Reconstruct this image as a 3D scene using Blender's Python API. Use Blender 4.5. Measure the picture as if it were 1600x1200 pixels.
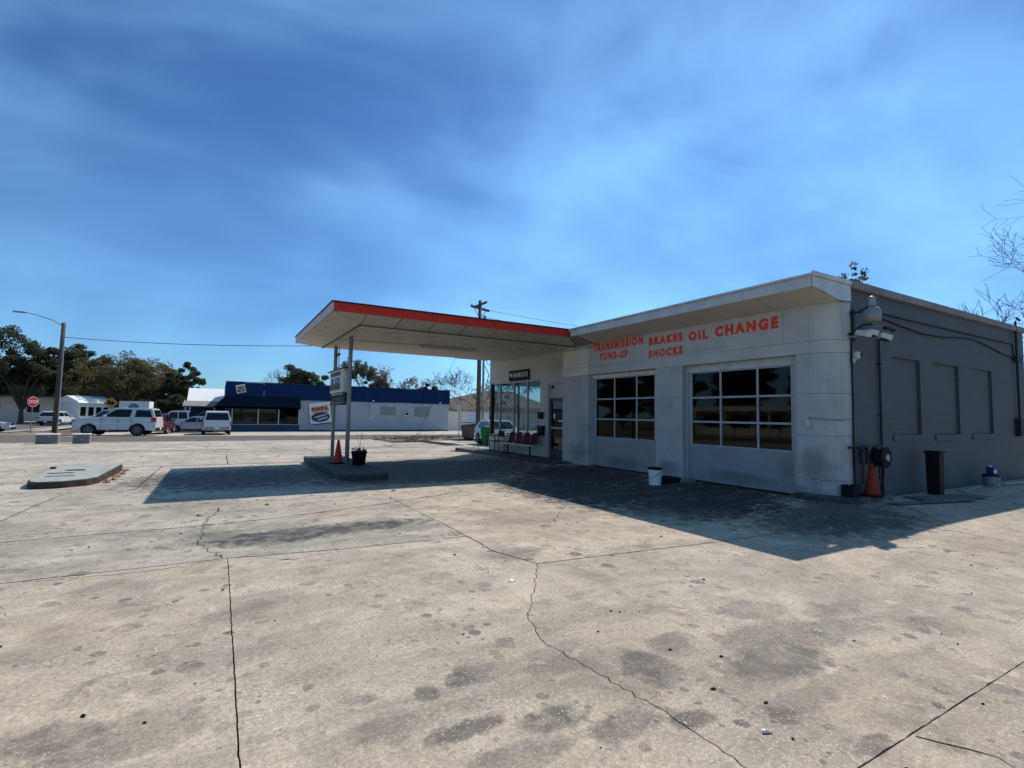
import bpy, bmesh, math, random
import numpy as np
from mathutils import Vector, Matrix, Quaternion

for o in list(bpy.data.objects):
    bpy.data.objects.remove(o)
SC = bpy.context.scene
COL = SC.collection
RAD = math.radians

# ------------------------------------------------------------------ camera
cam_d = bpy.data.cameras.new('camera')
cam = bpy.data.objects.new('camera', cam_d)
COL.objects.link(cam)
SC.camera = cam
HEAD, PITCH, ROLL = RAD(59.9687), 0.061684, 0.01557
fw = Vector((math.cos(HEAD) * math.cos(PITCH), math.sin(HEAD) * math.cos(PITCH), math.sin(PITCH)))
rt = Vector((math.sin(HEAD), -math.cos(HEAD), 0))
up = rt.cross(fw)
r2 = rt * math.cos(ROLL) - up * math.sin(ROLL) * -1
u2 = up * math.cos(ROLL) - rt * math.sin(ROLL)
cam.matrix_world = Matrix(((r2.x, u2.x, -fw.x, 0), (r2.y, u2.y, -fw.y, 0), (r2.z, u2.z, -fw.z, 1.6), (0, 0, 0, 1)))
cam_d.sensor_width = 36
cam_d.lens = 788.25 / 1600 * 36
cam_d.clip_start = 0.05
cam_d.clip_end = 3000
SC.render.resolution_x, SC.render.resolution_y = 1024, 768

# ------------------------------------------------------------------ sky and sun
SUN = Vector((0.765, 0.36, 1.0)).normalized()
SUN_EL = math.asin(SUN.z)
SUN_ROT = math.atan2(SUN.x, SUN.y)
world = bpy.data.worlds.new('World')
SC.world = world
world.use_nodes = True
wn, wl = world.node_tree.nodes, world.node_tree.links
wn.clear()
w_out = wn.new('ShaderNodeOutputWorld')
w_bg = wn.new('ShaderNodeBackground')
w_sky = wn.new('ShaderNodeTexSky')
w_sky.sky_type = 'NISHITA'
w_sky.sun_disc = False
w_sky.sun_elevation = SUN_EL
w_sky.sun_rotation = SUN_ROT
w_sky.altitude = 0
w_sky.air_density = 1.0
w_sky.dust_density = 0.15
w_sky.ozone_density = 3.0
w_bg.inputs['Strength'].default_value = 0.102
# thin high cloud
tc = wn.new('ShaderNodeTexCoord')
mp = wn.new('ShaderNodeMapping')
mp.inputs['Rotation'].default_value = (RAD(24), RAD(-16), RAD(20))
mp.inputs['Scale'].default_value = (1.0, 1.25, 2.3)
mp.inputs['Location'].default_value = (-0.111, -0.318, 4.841)
wl.new(tc.outputs['Generated'], mp.inputs['Vector'])
n1 = wn.new('ShaderNodeTexNoise')           # broad soft banks
n1.inputs['Scale'].default_value = 1.35; n1.inputs['Detail'].default_value = 3.0
n1.inputs['Roughness'].default_value = 0.45; n1.inputs['Distortion'].default_value = 0.5
wl.new(mp.outputs[0], n1.inputs['Vector'])
mp2 = wn.new('ShaderNodeMapping')            # finer fibres drawn out along the wind
mp2.inputs['Rotation'].default_value = (RAD(10), RAD(-22), RAD(34))
mp2.inputs['Scale'].default_value = (1.1, 3.4, 4.2)
mp2.inputs['Location'].default_value = (5.549, -2.904, 0.810)
wl.new(tc.outputs['Generated'], mp2.inputs['Vector'])
n2 = wn.new('ShaderNodeTexNoise')
n2.inputs['Scale'].default_value = 1.6; n2.inputs['Detail'].default_value = 9.0
n2.inputs['Roughness'].default_value = 0.54; n2.inputs['Distortion'].default_value = 0.6
wl.new(mp2.outputs[0], n2.inputs['Vector'])
cmx = wn.new('ShaderNodeMix'); cmx.data_type = 'FLOAT'
cmx.inputs['Factor'].default_value = 0.30
wl.new(n1.outputs['Fac'], cmx.inputs['A']); wl.new(n2.outputs['Fac'], cmx.inputs['B'])
cr = wn.new('ShaderNodeValToRGB')
cr.color_ramp.interpolation = 'EASE'
cr.color_ramp.elements[0].position = 0.30; cr.color_ramp.elements[0].color = (0.0, 0.0, 0.0, 1)
cr.color_ramp.elements[1].position = 0.74; cr.color_ramp.elements[1].color = (1, 1, 1, 1)
wl.new(cmx.outputs['Result'], cr.inputs[0])
mixc = wn.new('ShaderNodeMix'); mixc.data_type = 'RGBA'; mixc.blend_type = 'ADD'
wl.new(cr.outputs[0], mixc.inputs['Factor'])
tint = wn.new('ShaderNodeMix'); tint.data_type = 'RGBA'; tint.blend_type = 'MULTIPLY'   # deep clear-day blue
tint.inputs['Factor'].default_value = 1.0
tint.inputs['B'].default_value = (0.46, 0.76, 1.08, 1)
wl.new(w_sky.outputs[0], tint.inputs['A'])
wl.new(tint.outputs['Result'], mixc.inputs['A'])
mixc.inputs['B'].default_value = (1.9, 3.7, 5.2, 1)
wl.new(mixc.outputs['Result'], w_bg.inputs['Color'])
wl.new(w_bg.outputs[0], w_out.inputs[0])

sun_d = bpy.data.lights.new('sun', 'SUN')
sun_d.energy = 5.0
sun_d.angle = RAD(0.5)
sun_d.color = (1.0, 0.94, 0.86)
sun = bpy.data.objects.new('sun', sun_d)
COL.objects.link(sun)
sun.rotation_euler = (-SUN).to_track_quat('-Z', 'Y').to_euler()
sun.location = (20, 10, 30)

VS = SC.view_settings
VS.view_transform = 'Standard'
VS.look = 'None'
VS.exposure = 0.0
VS.gamma = 1.0
VS.use_curve_mapping = False

# ------------------------------------------------------------------ materials
def new_mat(name):
    m = bpy.data.materials.new(name)
    m.use_nodes = True
    n = m.node_tree.nodes
    return m, n, m.node_tree.links, n['Principled BSDF']

def mth(n, l, op, a, b=None, clamp=False):
    x = n.new('ShaderNodeMath'); x.operation = op; x.use_clamp = clamp
    for i, v in enumerate((a, b)):
        if v is None: continue
        if isinstance(v, (int, float)): x.inputs[i].default_value = v
        else: l.new(v, x.inputs[i])
    return x.outputs[0]

def noise(n, l, vec, scale, detail=3, rough=0.55, dist=0.0):
    t = n.new('ShaderNodeTexNoise')
    t.inputs['Scale'].default_value = scale; t.inputs['Detail'].default_value = detail
    t.inputs['Roughness'].default_value = rough; t.inputs['Distortion'].default_value = dist
    if vec is not None: l.new(vec, t.inputs['Vector'])
    return t.outputs['Fac']

def ramp(n, l, fac, p0, p1, c0=(0, 0, 0, 1), c1=(1, 1, 1, 1)):
    r = n.new('ShaderNodeValToRGB')
    r.color_ramp.elements[0].position = p0; r.color_ramp.elements[0].color = c0
    r.color_ramp.elements[1].position = p1; r.color_ramp.elements[1].color = c1
    l.new(fac, r.inputs[0])
    return r.outputs[0]

def mix(n, l, fac, a, b, blend='MIX'):
    x = n.new('ShaderNodeMix'); x.data_type = 'RGBA'; x.blend_type = blend
    for k, v in (('Factor', fac), ('A', a), ('B', b)):
        if isinstance(v, (int, float)): x.inputs[k].default_value = v
        elif isinstance(v, tuple): x.inputs[k].default_value = v if len(v) == 4 else (*v, 1)
        else: l.new(v, x.inputs[k])
    return x.outputs['Result']

def bump(n, l, bsdf, height, strength=0.2, dist=0.02):
    b = n.new('ShaderNodeBump')
    b.inputs['Strength'].default_value = strength; b.inputs['Distance'].default_value = dist
    l.new(height, b.inputs['Height']); l.new(b.outputs[0], bsdf.inputs['Normal'])

def geo_pos(n):
    return n.new('ShaderNodeNewGeometry').outputs['Position']

def obj_pos(n):
    return n.new('ShaderNodeTexCoord').outputs['Object']

def paint(name, col, rough=0.6, var=0.18, scale=3.0, dirt=None, metal=0.0, bmp=0.0, bscale=60, spec=0.5, coat=0.0, world_pos=True):
    """plain surface with uneven tone, optional blotches of dirt and fine relief"""
    m, n, l, b = new_mat(name)
    p = geo_pos(n) if world_pos else obj_pos(n)
    f = noise(n, l, p, scale, 4, 0.6)
    lo = tuple(c * (1 - var) for c in col); hi = tuple(min(1, c * (1 + var)) for c in col)
    c = ramp(n, l, f, 0.3, 0.7, (*lo, 1), (*hi, 1))
    if dirt:
        dcol, damt, dscale = dirt
        d = ramp(n, l, noise(n, l, p, dscale, 6, 0.65, 0.4), 0.5, 0.75)
        c = mix(n, l, mth(n, l, 'MULTIPLY', d, damt), c, dcol)
    l.new(c, b.inputs['Base Color'])
    b.inputs['Roughness'].default_value = rough
    b.inputs['Metallic'].default_value = metal
    b.inputs['Specular IOR Level'].default_value = spec
    b.inputs['Coat Weight'].default_value = coat
    if bmp:
        bump(n, l, b, noise(n, l, p, bscale, 3), bmp, 0.01)
    return m

def glass(name, tint=(0.55, 0.6, 0.6), rough=0.02, refl=1.0):
    m = bpy.data.materials.new(name); m.use_nodes = True
    n, l = m.node_tree.nodes, m.node_tree.links
    n.clear()
    o = n.new('ShaderNodeOutputMaterial')
    t = n.new('ShaderNodeBsdfTransparent'); t.inputs[0].default_value = (*tint, 1)
    g = n.new('ShaderNodeBsdfGlossy'); g.inputs['Roughness'].default_value = rough
    fr = n.new('ShaderNodeFresnel'); fr.inputs['IOR'].default_value = 1.5
    x = n.new('ShaderNodeMixShader')
    ge = n.new('ShaderNodeNewGeometry')      # mirror only on the outer face of a thin pane
    l.new(mth(n, l, 'MULTIPLY', mth(n, l, 'MULTIPLY', fr.outputs[0], refl, True), mth(n, l, 'SUBTRACT', 1.0, ge.outputs['Backfacing'])), x.inputs[0])
    l.new(t.outputs[0], x.inputs[1]); l.new(g.outputs[0], x.inputs[2])
    l.new(x.outputs[0], o.inputs[0])
    return m

def leaf_mat(name, c0, c1):
    m, n, l, b = new_mat(name)
    p = geo_pos(n)
    f = noise(n, l, p, 0.9, 3, 0.6)
    l.new(ramp(n, l, f, 0.35, 0.68, (*c0, 1), (*c1, 1)), b.inputs['Base Color'])
    b.inputs['Roughness'].default_value = 0.75
    b.inputs['Specular IOR Level'].default_value = 0.2
    tr = n.new('ShaderNodeBsdfTranslucent'); l.new(b.inputs['Base Color'].links[0].from_socket, tr.inputs['Color'])
    mx = n.new('ShaderNodeMixShader'); mx.inputs[0].default_value = 0.38
    l.new(b.outputs[0], mx.inputs[1]); l.new(tr.outputs[0], mx.inputs[2])
    l.new(mx.outputs[0], n['Material Output'].inputs['Surface'])
    return m

# concrete: tinted per slab, aggregate speckle near, oil spots, drips, tyre-dark patches and painted-in shade
STAINS_SHADE = [  # x, y, rx, ry, strength; the widest also paint in shade
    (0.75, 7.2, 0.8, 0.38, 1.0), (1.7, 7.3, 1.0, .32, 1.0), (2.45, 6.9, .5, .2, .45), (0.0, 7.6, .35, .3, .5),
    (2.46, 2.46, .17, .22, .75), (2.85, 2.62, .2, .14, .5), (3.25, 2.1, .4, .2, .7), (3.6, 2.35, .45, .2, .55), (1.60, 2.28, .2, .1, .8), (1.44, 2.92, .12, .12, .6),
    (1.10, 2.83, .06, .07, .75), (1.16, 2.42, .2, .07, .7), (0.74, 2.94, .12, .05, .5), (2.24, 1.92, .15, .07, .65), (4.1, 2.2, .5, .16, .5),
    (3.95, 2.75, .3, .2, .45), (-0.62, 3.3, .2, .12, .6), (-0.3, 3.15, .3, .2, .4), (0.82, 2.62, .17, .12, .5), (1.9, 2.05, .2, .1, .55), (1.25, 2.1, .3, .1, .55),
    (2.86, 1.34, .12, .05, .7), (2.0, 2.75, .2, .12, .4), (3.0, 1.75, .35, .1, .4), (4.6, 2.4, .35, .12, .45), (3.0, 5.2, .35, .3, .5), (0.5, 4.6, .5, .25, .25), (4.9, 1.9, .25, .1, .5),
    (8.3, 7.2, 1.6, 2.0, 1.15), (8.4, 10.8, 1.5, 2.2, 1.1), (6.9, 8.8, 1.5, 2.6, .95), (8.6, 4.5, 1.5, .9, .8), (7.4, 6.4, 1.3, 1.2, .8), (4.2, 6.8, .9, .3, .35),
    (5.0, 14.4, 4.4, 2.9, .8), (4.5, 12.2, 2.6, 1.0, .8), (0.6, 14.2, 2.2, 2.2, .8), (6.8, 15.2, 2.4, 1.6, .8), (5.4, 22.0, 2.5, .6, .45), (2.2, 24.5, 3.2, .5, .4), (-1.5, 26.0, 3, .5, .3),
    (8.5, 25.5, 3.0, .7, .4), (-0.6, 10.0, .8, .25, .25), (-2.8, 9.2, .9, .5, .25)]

def concrete(name, base, stains_shade=True, tint=0.10, speck=0.5, fleck=0.5):
    m, n, l, b = new_mat(name)
    p = geo_pos(n)
    oi = n.new('ShaderNodeObjectInfo')
    big = noise(n, l, p, 0.55, 5, 0.62, 0.3)
    mid = noise(n, l, p, 3.2, 5, 0.65)
    fine = noise(n, l, p, 38, 3, 0.7)
    lo = tuple(c * 0.66 for c in base); hi = tuple(min(1, c * 1.26) for c in base)
    c = ramp(n, l, mth(n, l, 'ADD', mth(n, l, 'MULTIPLY', big, 0.6), mth(n, l, 'MULTIPLY', mid, 0.4)), 0.34, 0.66, (*lo, 1), (*hi, 1))
    # warm and cool drift
    wv = noise(n, l, p, 0.23, 2, 0.5)
    c = mix(n, l, ramp(n, l, wv, 0.35, 0.65), c, mix(n, l, 1.0, c, (0.93, 0.99, 1.04), 'MULTIPLY'))
    # per slab tone
    sl = mth(n, l, 'ADD', 1 - tint, mth(n, l, 'MULTIPLY', oi.outputs['Random'], 2 * tint))
    sc = n.new('ShaderNodeCombineXYZ')
    for i in range(3): l.new(sl, sc.inputs[i])
    c = mix(n, l, 1.0, c, sc.outputs[0], 'MULTIPLY')
    grain = noise(n, l, p, 130, 2, 0.8)
    c = mix(n, l, 0.5, c, ramp(n, l, fine, 0.3, 0.72, (0.35, 0.34, 0.33, 1), (1.55, 1.55, 1.55, 1)), 'MULTIPLY')
    c = mix(n, l, 0.45, c, ramp(n, l, grain, 0.3, 0.7, (0.4, 0.4, 0.4, 1), (1.6, 1.6, 1.6, 1)), 'MULTIPLY')
    # exposed aggregate: pale and dark chips
    vo = n.new('ShaderNodeTexVoronoi'); vo.inputs['Scale'].default_value = 70
    l.new(p, vo.inputs['Vector'])
    vs = n.new('ShaderNodeSeparateColor'); l.new(vo.outputs['Color'], vs.inputs[0])
    chip = mth(n, l, 'MULTIPLY', mth(n, l, 'LESS_THAN', vo.outputs['Distance'], 0.33), 1.0)
    wht = mth(n, l, 'MULTIPLY', chip, mth(n, l, 'GREATER_THAN', vs.outputs[0], 0.74))
    drk = mth(n, l, 'MULTIPLY', chip, mth(n, l, 'LESS_THAN', vs.outputs[0], 0.22))
    patch = ramp(n, l, noise(n, l, p, 0.9, 3), 0.38, 0.6)
    c = mix(n, l, mth(n, l, 'MULTIPLY', drk, speck * 0.8), c, (0.12, 0.11, 0.10))
    # mottling: dark breathing patches of old grime, ragged at every scale
    blo = ramp(n, l, noise(n, l, p, 1.7, 6, 0.68, 0.35), 0.47, 0.66)
    c = mix(n, l, mth(n, l, 'MULTIPLY', blo, 0.50), c, tuple(x * 0.36 for x in base))
    blf = ramp(n, l, noise(n, l, p, 6.5, 5, 0.72, 0.2), 0.54, 0.68)
    c = mix(n, l, mth(n, l, 'MULTIPLY', blf, 0.34), c, tuple(x * 0.34 for x in base))
    # crisp worn flecks where the surface skin has darkened
    flk = ramp(n, l, noise(n, l, p, 2.6, 7, 0.70, 0.25), 0.585, 0.615)
    c = mix(n, l, mth(n, l, 'MULTIPLY', flk, fleck), c, tuple(x * 0.42 for x in base))
    flp = ramp(n, l, noise(n, l, p, 3.4, 6, 0.68, 0.2), 0.62, 0.66)
    c = mix(n, l, mth(n, l, 'MULTIPLY', flp, 0.45), c, tuple(min(1, x * 1.45) for x in base))
    # stains soaked into the slab, plus shade painted into its colour
    wob = noise(n, l, p, 4.2, 7, 0.74, 0.3)
    if stains_shade:
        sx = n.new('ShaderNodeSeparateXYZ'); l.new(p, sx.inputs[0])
        acc = None; grime_shade = None
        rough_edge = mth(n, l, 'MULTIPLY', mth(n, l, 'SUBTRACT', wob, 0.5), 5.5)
        for (x, y, rx, ry, s) in STAINS_SHADE:
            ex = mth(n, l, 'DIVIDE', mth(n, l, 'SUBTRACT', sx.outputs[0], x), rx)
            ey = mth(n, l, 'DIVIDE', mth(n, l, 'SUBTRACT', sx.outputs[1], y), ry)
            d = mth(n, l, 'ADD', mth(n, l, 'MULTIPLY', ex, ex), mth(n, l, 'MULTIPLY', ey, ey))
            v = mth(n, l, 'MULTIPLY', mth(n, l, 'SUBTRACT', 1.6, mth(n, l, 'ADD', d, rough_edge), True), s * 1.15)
            if rx > 1.2 and ry > .85: grime_shade = v if grime_shade is None else mth(n, l, 'MAXIMUM', grime_shade, v)
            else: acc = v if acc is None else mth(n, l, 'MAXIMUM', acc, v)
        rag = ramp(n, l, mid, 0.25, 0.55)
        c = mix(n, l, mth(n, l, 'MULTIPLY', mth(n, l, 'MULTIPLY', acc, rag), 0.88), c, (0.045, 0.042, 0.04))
        # oil where cars stood, broadened to paint the canopy and garage shade darker
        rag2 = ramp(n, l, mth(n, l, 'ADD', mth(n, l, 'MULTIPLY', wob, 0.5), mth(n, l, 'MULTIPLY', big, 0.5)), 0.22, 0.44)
        c = mix(n, l, mth(n, l, 'MULTIPLY', mth(n, l, 'MULTIPLY', grime_shade, rag2), 0.92, True), c, (0.028, 0.026, 0.025))
        # faint dark sweeps left by tyres
        mpg = n.new('ShaderNodeMapping'); mpg.inputs['Rotation'].default_value = (0, 0, RAD(28)); mpg.inputs['Scale'].default_value = (0.45, 1.9, 1)
        l.new(p, mpg.inputs['Vector'])
        swp = ramp(n, l, noise(n, l, mpg.outputs[0], 1.3, 6, 0.66, 0.5), 0.50, 0.74)
        c = mix(n, l, mth(n, l, 'MULTIPLY', swp, 0.55), c, (0.13, 0.118, 0.10))
        # round drips
        nd = n.new('ShaderNodeTexNoise'); nd.inputs['Scale'].default_value = 9; nd.inputs['Detail'].default_value = 5
        l.new(p, nd.inputs['Vector'])
        for sc_, warp, cut, rmul, amt in ((2.1, 0.14, 0.34, 0.34, 0.85), (5.2, 0.07, 0.42, 0.44, 0.9), (11.0, 0.03, 0.55, 0.5, 0.85)):
            nds = n.new('ShaderNodeVectorMath'); nds.operation = 'SCALE'; nds.inputs['Scale'].default_value = warp
            wpos = n.new('ShaderNodeVectorMath'); wpos.operation = 'ADD'
            l.new(nd.outputs['Color'], nds.inputs[0]); l.new(p, wpos.inputs[0]); l.new(nds.outputs[0], wpos.inputs[1])
            v2 = n.new('ShaderNodeTexVoronoi'); v2.inputs['Scale'].default_value = sc_; v2.voronoi_dimensions = '2D'
            l.new(wpos.outputs[0], v2.inputs['Vector'])
            s2 = n.new('ShaderNodeSeparateColor'); l.new(v2.outputs['Color'], s2.inputs[0])
            rad = mth(n, l, 'MULTIPLY', mth(n, l, 'SUBTRACT', s2.outputs[0], cut, True), rmul)
            dr = ramp(n, l, mth(n, l, 'SUBTRACT', rad, v2.outputs['Distance']), 0.0, 0.035)
            c = mix(n, l, mth(n, l, 'MULTIPLY', mth(n, l, 'MULTIPLY', dr, ramp(n, l, mid, 0.2, 0.6)), mth(n, l, 'MULTIPLY', patch, amt)), c, (0.085, 0.076, 0.066))
    c = mix(n, l, mth(n, l, 'MULTIPLY', wht, mth(n, l, 'ADD', mth(n, l, 'MULTIPLY', patch, speck * 0.7), speck * 0.25)), c, (0.72, 0.67, 0.60))
    l.new(c, b.inputs['Base Color'])
    b.inputs['Roughness'].default_value = 0.85
    b.inputs['Specular IOR Level'].default_value = 0.3
    h = mth(n, l, 'ADD', mth(n, l, 'MULTIPLY', fine, 0.6), mth(n, l, 'MULTIPLY', mid, 0.6))
    bump(n, l, b, h, 0.35, 0.012)
    return m

def smudge(m, spots, col):
    """sooty scuffs rubbed into a wall paint: y, z, ry, rz, amount"""
    n, l = m.node_tree.nodes, m.node_tree.links
    b = n['Principled BSDF']
    src = b.inputs['Base Color'].links[0].from_socket
    p = geo_pos(n)
    sx = n.new('ShaderNodeSeparateXYZ'); l.new(p, sx.inputs[0])
    wb = noise(n, l, p, 4.5, 6, 0.68)
    for y, z, ry, rz, a in spots:
        ey = mth(n, l, 'DIVIDE', mth(n, l, 'SUBTRACT', sx.outputs[1], y), ry)
        ez = mth(n, l, 'DIVIDE', mth(n, l, 'SUBTRACT', sx.outputs[2], z), rz)
        d = mth(n, l, 'ADD', mth(n, l, 'ADD', mth(n, l, 'MULTIPLY', ey, ey), mth(n, l, 'MULTIPLY', ez, ez)), mth(n, l, 'MULTIPLY', mth(n, l, 'SUBTRACT', wb, 0.5), 2.4))
        f = mth(n, l, 'MULTIPLY', mth(n, l, 'SUBTRACT', 1.2, d, True), a)
        src = mix(n, l, f, src, col)
    # rain runs: thin vertical streaks
    mpv = n.new('ShaderNodeMapping'); mpv.inputs['Scale'].default_value = (9, 9, 0.5)
    l.new(p, mpv.inputs['Vector'])
    st = ramp(n, l, noise(n, l, mpv.outputs[0], 1.6, 5, 0.6), 0.55, 0.72)
    src = mix(n, l, mth(n, l, 'MULTIPLY', st, 0.28), src, tuple(x * 1.5 for x in col))
    l.new(src, b.inputs['Base Color'])

def brickwork(name, col):
    """painted block wall: shallow coursed relief and uneven paint"""
    m, n, l, b = new_mat(name)
    p = geo_pos(n)
    sx = n.new('ShaderNodeSeparateXYZ'); l.new(p, sx.inputs[0])
    cb = n.new('ShaderNodeCombineXYZ')
    l.new(mth(n, l, 'ADD', sx.outputs[0], sx.outputs[1]), cb.inputs[0]); l.new(sx.outputs[2], cb.inputs[1])
    br = n.new('ShaderNodeTexBrick')
    br.inputs['Scale'].default_value = 1.0
    br.inputs['Brick Width'].default_value = 0.41; br.inputs['Row Height'].default_value = 0.102
    br.inputs['Mortar Size'].default_value = 0.006
    br.inputs['Color1'].default_value = (*[c * 0.93 for c in col], 1); br.inputs['Color2'].default_value = (*[c * 1.05 for c in col], 1)
    br.inputs['Mortar'].default_value = (*[c * 0.80 for c in col], 1)
    l.new(cb.outputs[0], br.inputs['Vector'])
    d = ramp(n, l, noise(n, l, p, 1.1, 6, 0.65), 0.46, 0.75)
    c = mix(n, l, mth(n, l, 'MULTIPLY', d, 0.4), br.outputs['Color'], tuple(x * 0.6 for x in col))
    l.new(c, b.inputs['Base Color'])
    b.inputs['Roughness'].default_value = 0.7
    h = mth(n, l, 'ADD', mth(n, l, 'MULTIPLY', mth(n, l, 'SUBTRACT', 1.0, br.outputs['Fac']), 1.0), mth(n, l, 'MULTIPLY', noise(n, l, p, 70, 3), 0.35))
    bump(n, l, b, h, 0.28, 0.006)
    return m

M = {}
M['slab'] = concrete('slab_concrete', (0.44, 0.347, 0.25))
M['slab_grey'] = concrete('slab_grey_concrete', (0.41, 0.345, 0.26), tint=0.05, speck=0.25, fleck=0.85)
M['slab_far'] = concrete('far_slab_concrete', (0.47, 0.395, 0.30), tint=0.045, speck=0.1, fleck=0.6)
M['apron'] = concrete('apron_concrete', (0.48, 0.41, 0.32), stains_shade=False, tint=0.05, speck=0.2)
M['walk'] = concrete('walkway_concrete', (0.13, 0.12, 0.108), stains_shade=True, tint=0.06, speck=0.2)
M['joint'] = paint('joint_dirt', (0.035, 0.03, 0.024), 0.95, 0.4, 9, spec=0.05)
M['crackdirt'] = paint('crack_dirt', (0.018, 0.015, 0.012), 0.95, 0.4, 9, spec=0.05)
M['asphalt'] = paint('asphalt', (0.135, 0.112, 0.095), 0.95, 0.22, 1.5, dirt=((0.075, 0.065, 0.058), 0.6, 0.7), bmp=0.3, spec=0.15)
M['soil'] = paint('soil', (0.20, 0.155, 0.11), 0.95, 0.4, 2.2, dirt=((0.09, 0.07, 0.045), 0.8, 1.2), bmp=0.6, bscale=14)
M['grass'] = paint('dry_grass', (0.16, 0.13, 0.075), 0.95, 0.35, 0.9, dirt=((0.07, 0.075, 0.03), 0.7, 0.4), bmp=0.6, bscale=20)
M['line'] = paint('road_paint', (0.62, 0.6, 0.56), 0.8, 0.2, 6)
M['white'] = paint('white_wall_paint', (0.46, 0.44, 0.40), 0.55, 0.07, 1.4, dirt=((0.28, 0.265, 0.24), 0.35, 1.3), bmp=0.12, bscale=45)
M['lower'] = paint('grey_white_paint', (0.40, 0.39, 0.38), 0.5, 0.08, 1.2, dirt=((0.22, 0.215, 0.21), 0.5, 1.5), bmp=0.12, bscale=45)
M['doorpaint'] = paint('door_panel_paint', (0.26, 0.265, 0.27), 0.5, 0.06, 1.1, dirt=((0.17, 0.17, 0.17), 0.4, 1.5))
M['doorframe'] = paint('door_frame_paint', (0.36, 0.365, 0.37), 0.55, 0.1, 3.0, dirt=((0.2, 0.2, 0.2), 0.4, 5), spec=0.2)
M['cream'] = paint('cream_paint', (0.66, 0.62, 0.52), 0.6, 0.08, 2.0, dirt=((0.38, 0.34, 0.25), 0.5, 3.0))
M['soffit'] = paint('soffit_paint', (0.52, 0.495, 0.435), 0.6, 0.06, 1.5, dirt=((0.33, 0.28, 0.20), 0.45, 1.2))
M['metalwhite'] = paint('white_trim', (0.50, 0.50, 0.49), 0.5, 0.08, 2.0, dirt=((0.32, 0.27, 0.22), 0.6, 2.2), spec=0.3)
M['column'] = paint('post_paint', (0.30, 0.295, 0.28), 0.5, 0.1, 3.0, dirt=((0.16, 0.12, 0.09), 0.5, 5), spec=0.3)
M['red'] = paint('red_trim', (0.58, 0.030, 0.014), 0.55, 0.12, 1.6, dirt=((0.38, 0.035, 0.022), 0.5, 3.0), spec=0.2)
M['fadedred'] = paint('faded_red_trim', (0.52, 0.42, 0.42), 0.55, 0.12, 2.5, dirt=((0.50, 0.13, 0.08), 0.55, 2.6))
M['letter'] = paint('red_lettering', (0.74, 0.062, 0.026), 0.6, 0.1, 6.0, dirt=((0.62, 0.14, 0.08), 0.3, 16), spec=0.2)
smudge(M['lower'], [(5.42, .72, .34, .42, .55), (12.6, .5, .5, .3, .5), (9.0, .35, .4, .2, .5), (8.95, 1.9, .12, .16, .3), (12.5, 1.3, .35, .5, .25), (5.6, .2, .5, .15, .5)], (0.10, 0.10, 0.10))
smudge(M['white'], [(14.2, 3.4, .7, .3, .2), (11.9, 3.75, .5, .1, .3), (8.0, 3.2, .8, .08, .2), (17.2, .3, 1.6, .2, .45)], (0.14, 0.13, 0.12))
smudge(M['doorpaint'], [(7.2, .3, 1.0, .16, .5), (10.8, .3, .9, .16, .5), (6.1, .6, .2, .3, .35)], (0.07, 0.07, 0.07))
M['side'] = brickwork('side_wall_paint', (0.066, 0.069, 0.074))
M['roofing'] = paint('roofing', (0.20, 0.19, 0.18), 0.9, 0.2, 2)
M['black'] = paint('black_plastic', (0.008, 0.008, 0.009), 0.6, 0.2, 8, spec=0.12, world_pos=False)
M['darkmetal'] = paint('dark_metal', (0.022, 0.022, 0.025), 0.6, 0.25, 6, dirt=((0.05, 0.03, 0.02), 0.4, 9), spec=0.2, world_pos=False)
M['steel'] = paint('grey_steel', (0.26, 0.265, 0.27), 0.5, 0.15, 5, metal=0.5, world_pos=False)
M['rubber'] = paint('tyre_rubber', (0.012, 0.012, 0.012), 0.85, 0.3, 10, spec=0.15, world_pos=False)
M['rim'] = paint('alloy_rim', (0.22, 0.225, 0.23), 0.4, 0.1, 5, metal=0.4, world_pos=False)
M['orange'] = paint('orange_plastic', (0.40, 0.055, 0.015), 0.6, 0.2, 8, dirt=((0.10, 0.03, 0.02), 0.6, 6), spec=0.15, world_pos=False)
M['dirtycone'] = paint('dirty_cone_plastic', (0.26, 0.04, 0.016), 0.7, 0.25, 8, dirt=((0.06, 0.025, 0.018), 0.8, 5), spec=0.1, world_pos=False)
M['redcone'] = paint('red_cone_plastic', (0.42, 0.035, 0.028), 0.6, 0.15, 8, spec=0.15, world_pos=False)
M['redseat'] = paint('red_seat_plastic', (0.15, 0.008, 0.012), 0.5, 0.15, 6, spec=0.2, world_pos=False)
M['green'] = paint('green_bin_plastic', (0.006, 0.13, 0.025), 0.5, 0.15, 6, spec=0.2, world_pos=False)
M['rust'] = paint('brown_dumpster_paint', (0.10, 0.065, 0.05), 0.7, 0.3, 4, dirt=((0.20, 0.10, 0.05), 0.5, 6), world_pos=False)
M['wood'] = paint('weathered_pole_wood', (0.075, 0.058, 0.045), 0.9, 0.3, 5, dirt=((0.14, 0.11, 0.09), 0.5, 8))
M['palepole'] = paint('pale_pole', (0.30, 0.27, 0.23), 0.85, 0.25, 5)
M['bark'] = paint('bark', (0.085, 0.066, 0.052), 0.95, 0.3, 3)
M['palebark'] = paint('pale_bark', (0.19, 0.155, 0.135), 0.95, 0.3, 3)
M['twig'] = paint('twig_bark', (0.13, 0.095, 0.085), 0.95, 0.3, 3)
M['concrete_block'] = paint('block_concrete', (0.17, 0.165, 0.155), 0.9, 0.25, 5, dirt=((0.08, 0.078, 0.075), 0.7, 4), bmp=0.3)
M['plate'] = paint('steel_plate', (0.33, 0.335, 0.30), 0.75, 0.22, 2.6, dirt=((0.15, 0.115, 0.085), 0.75, 2.6), spec=0.2)
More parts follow.
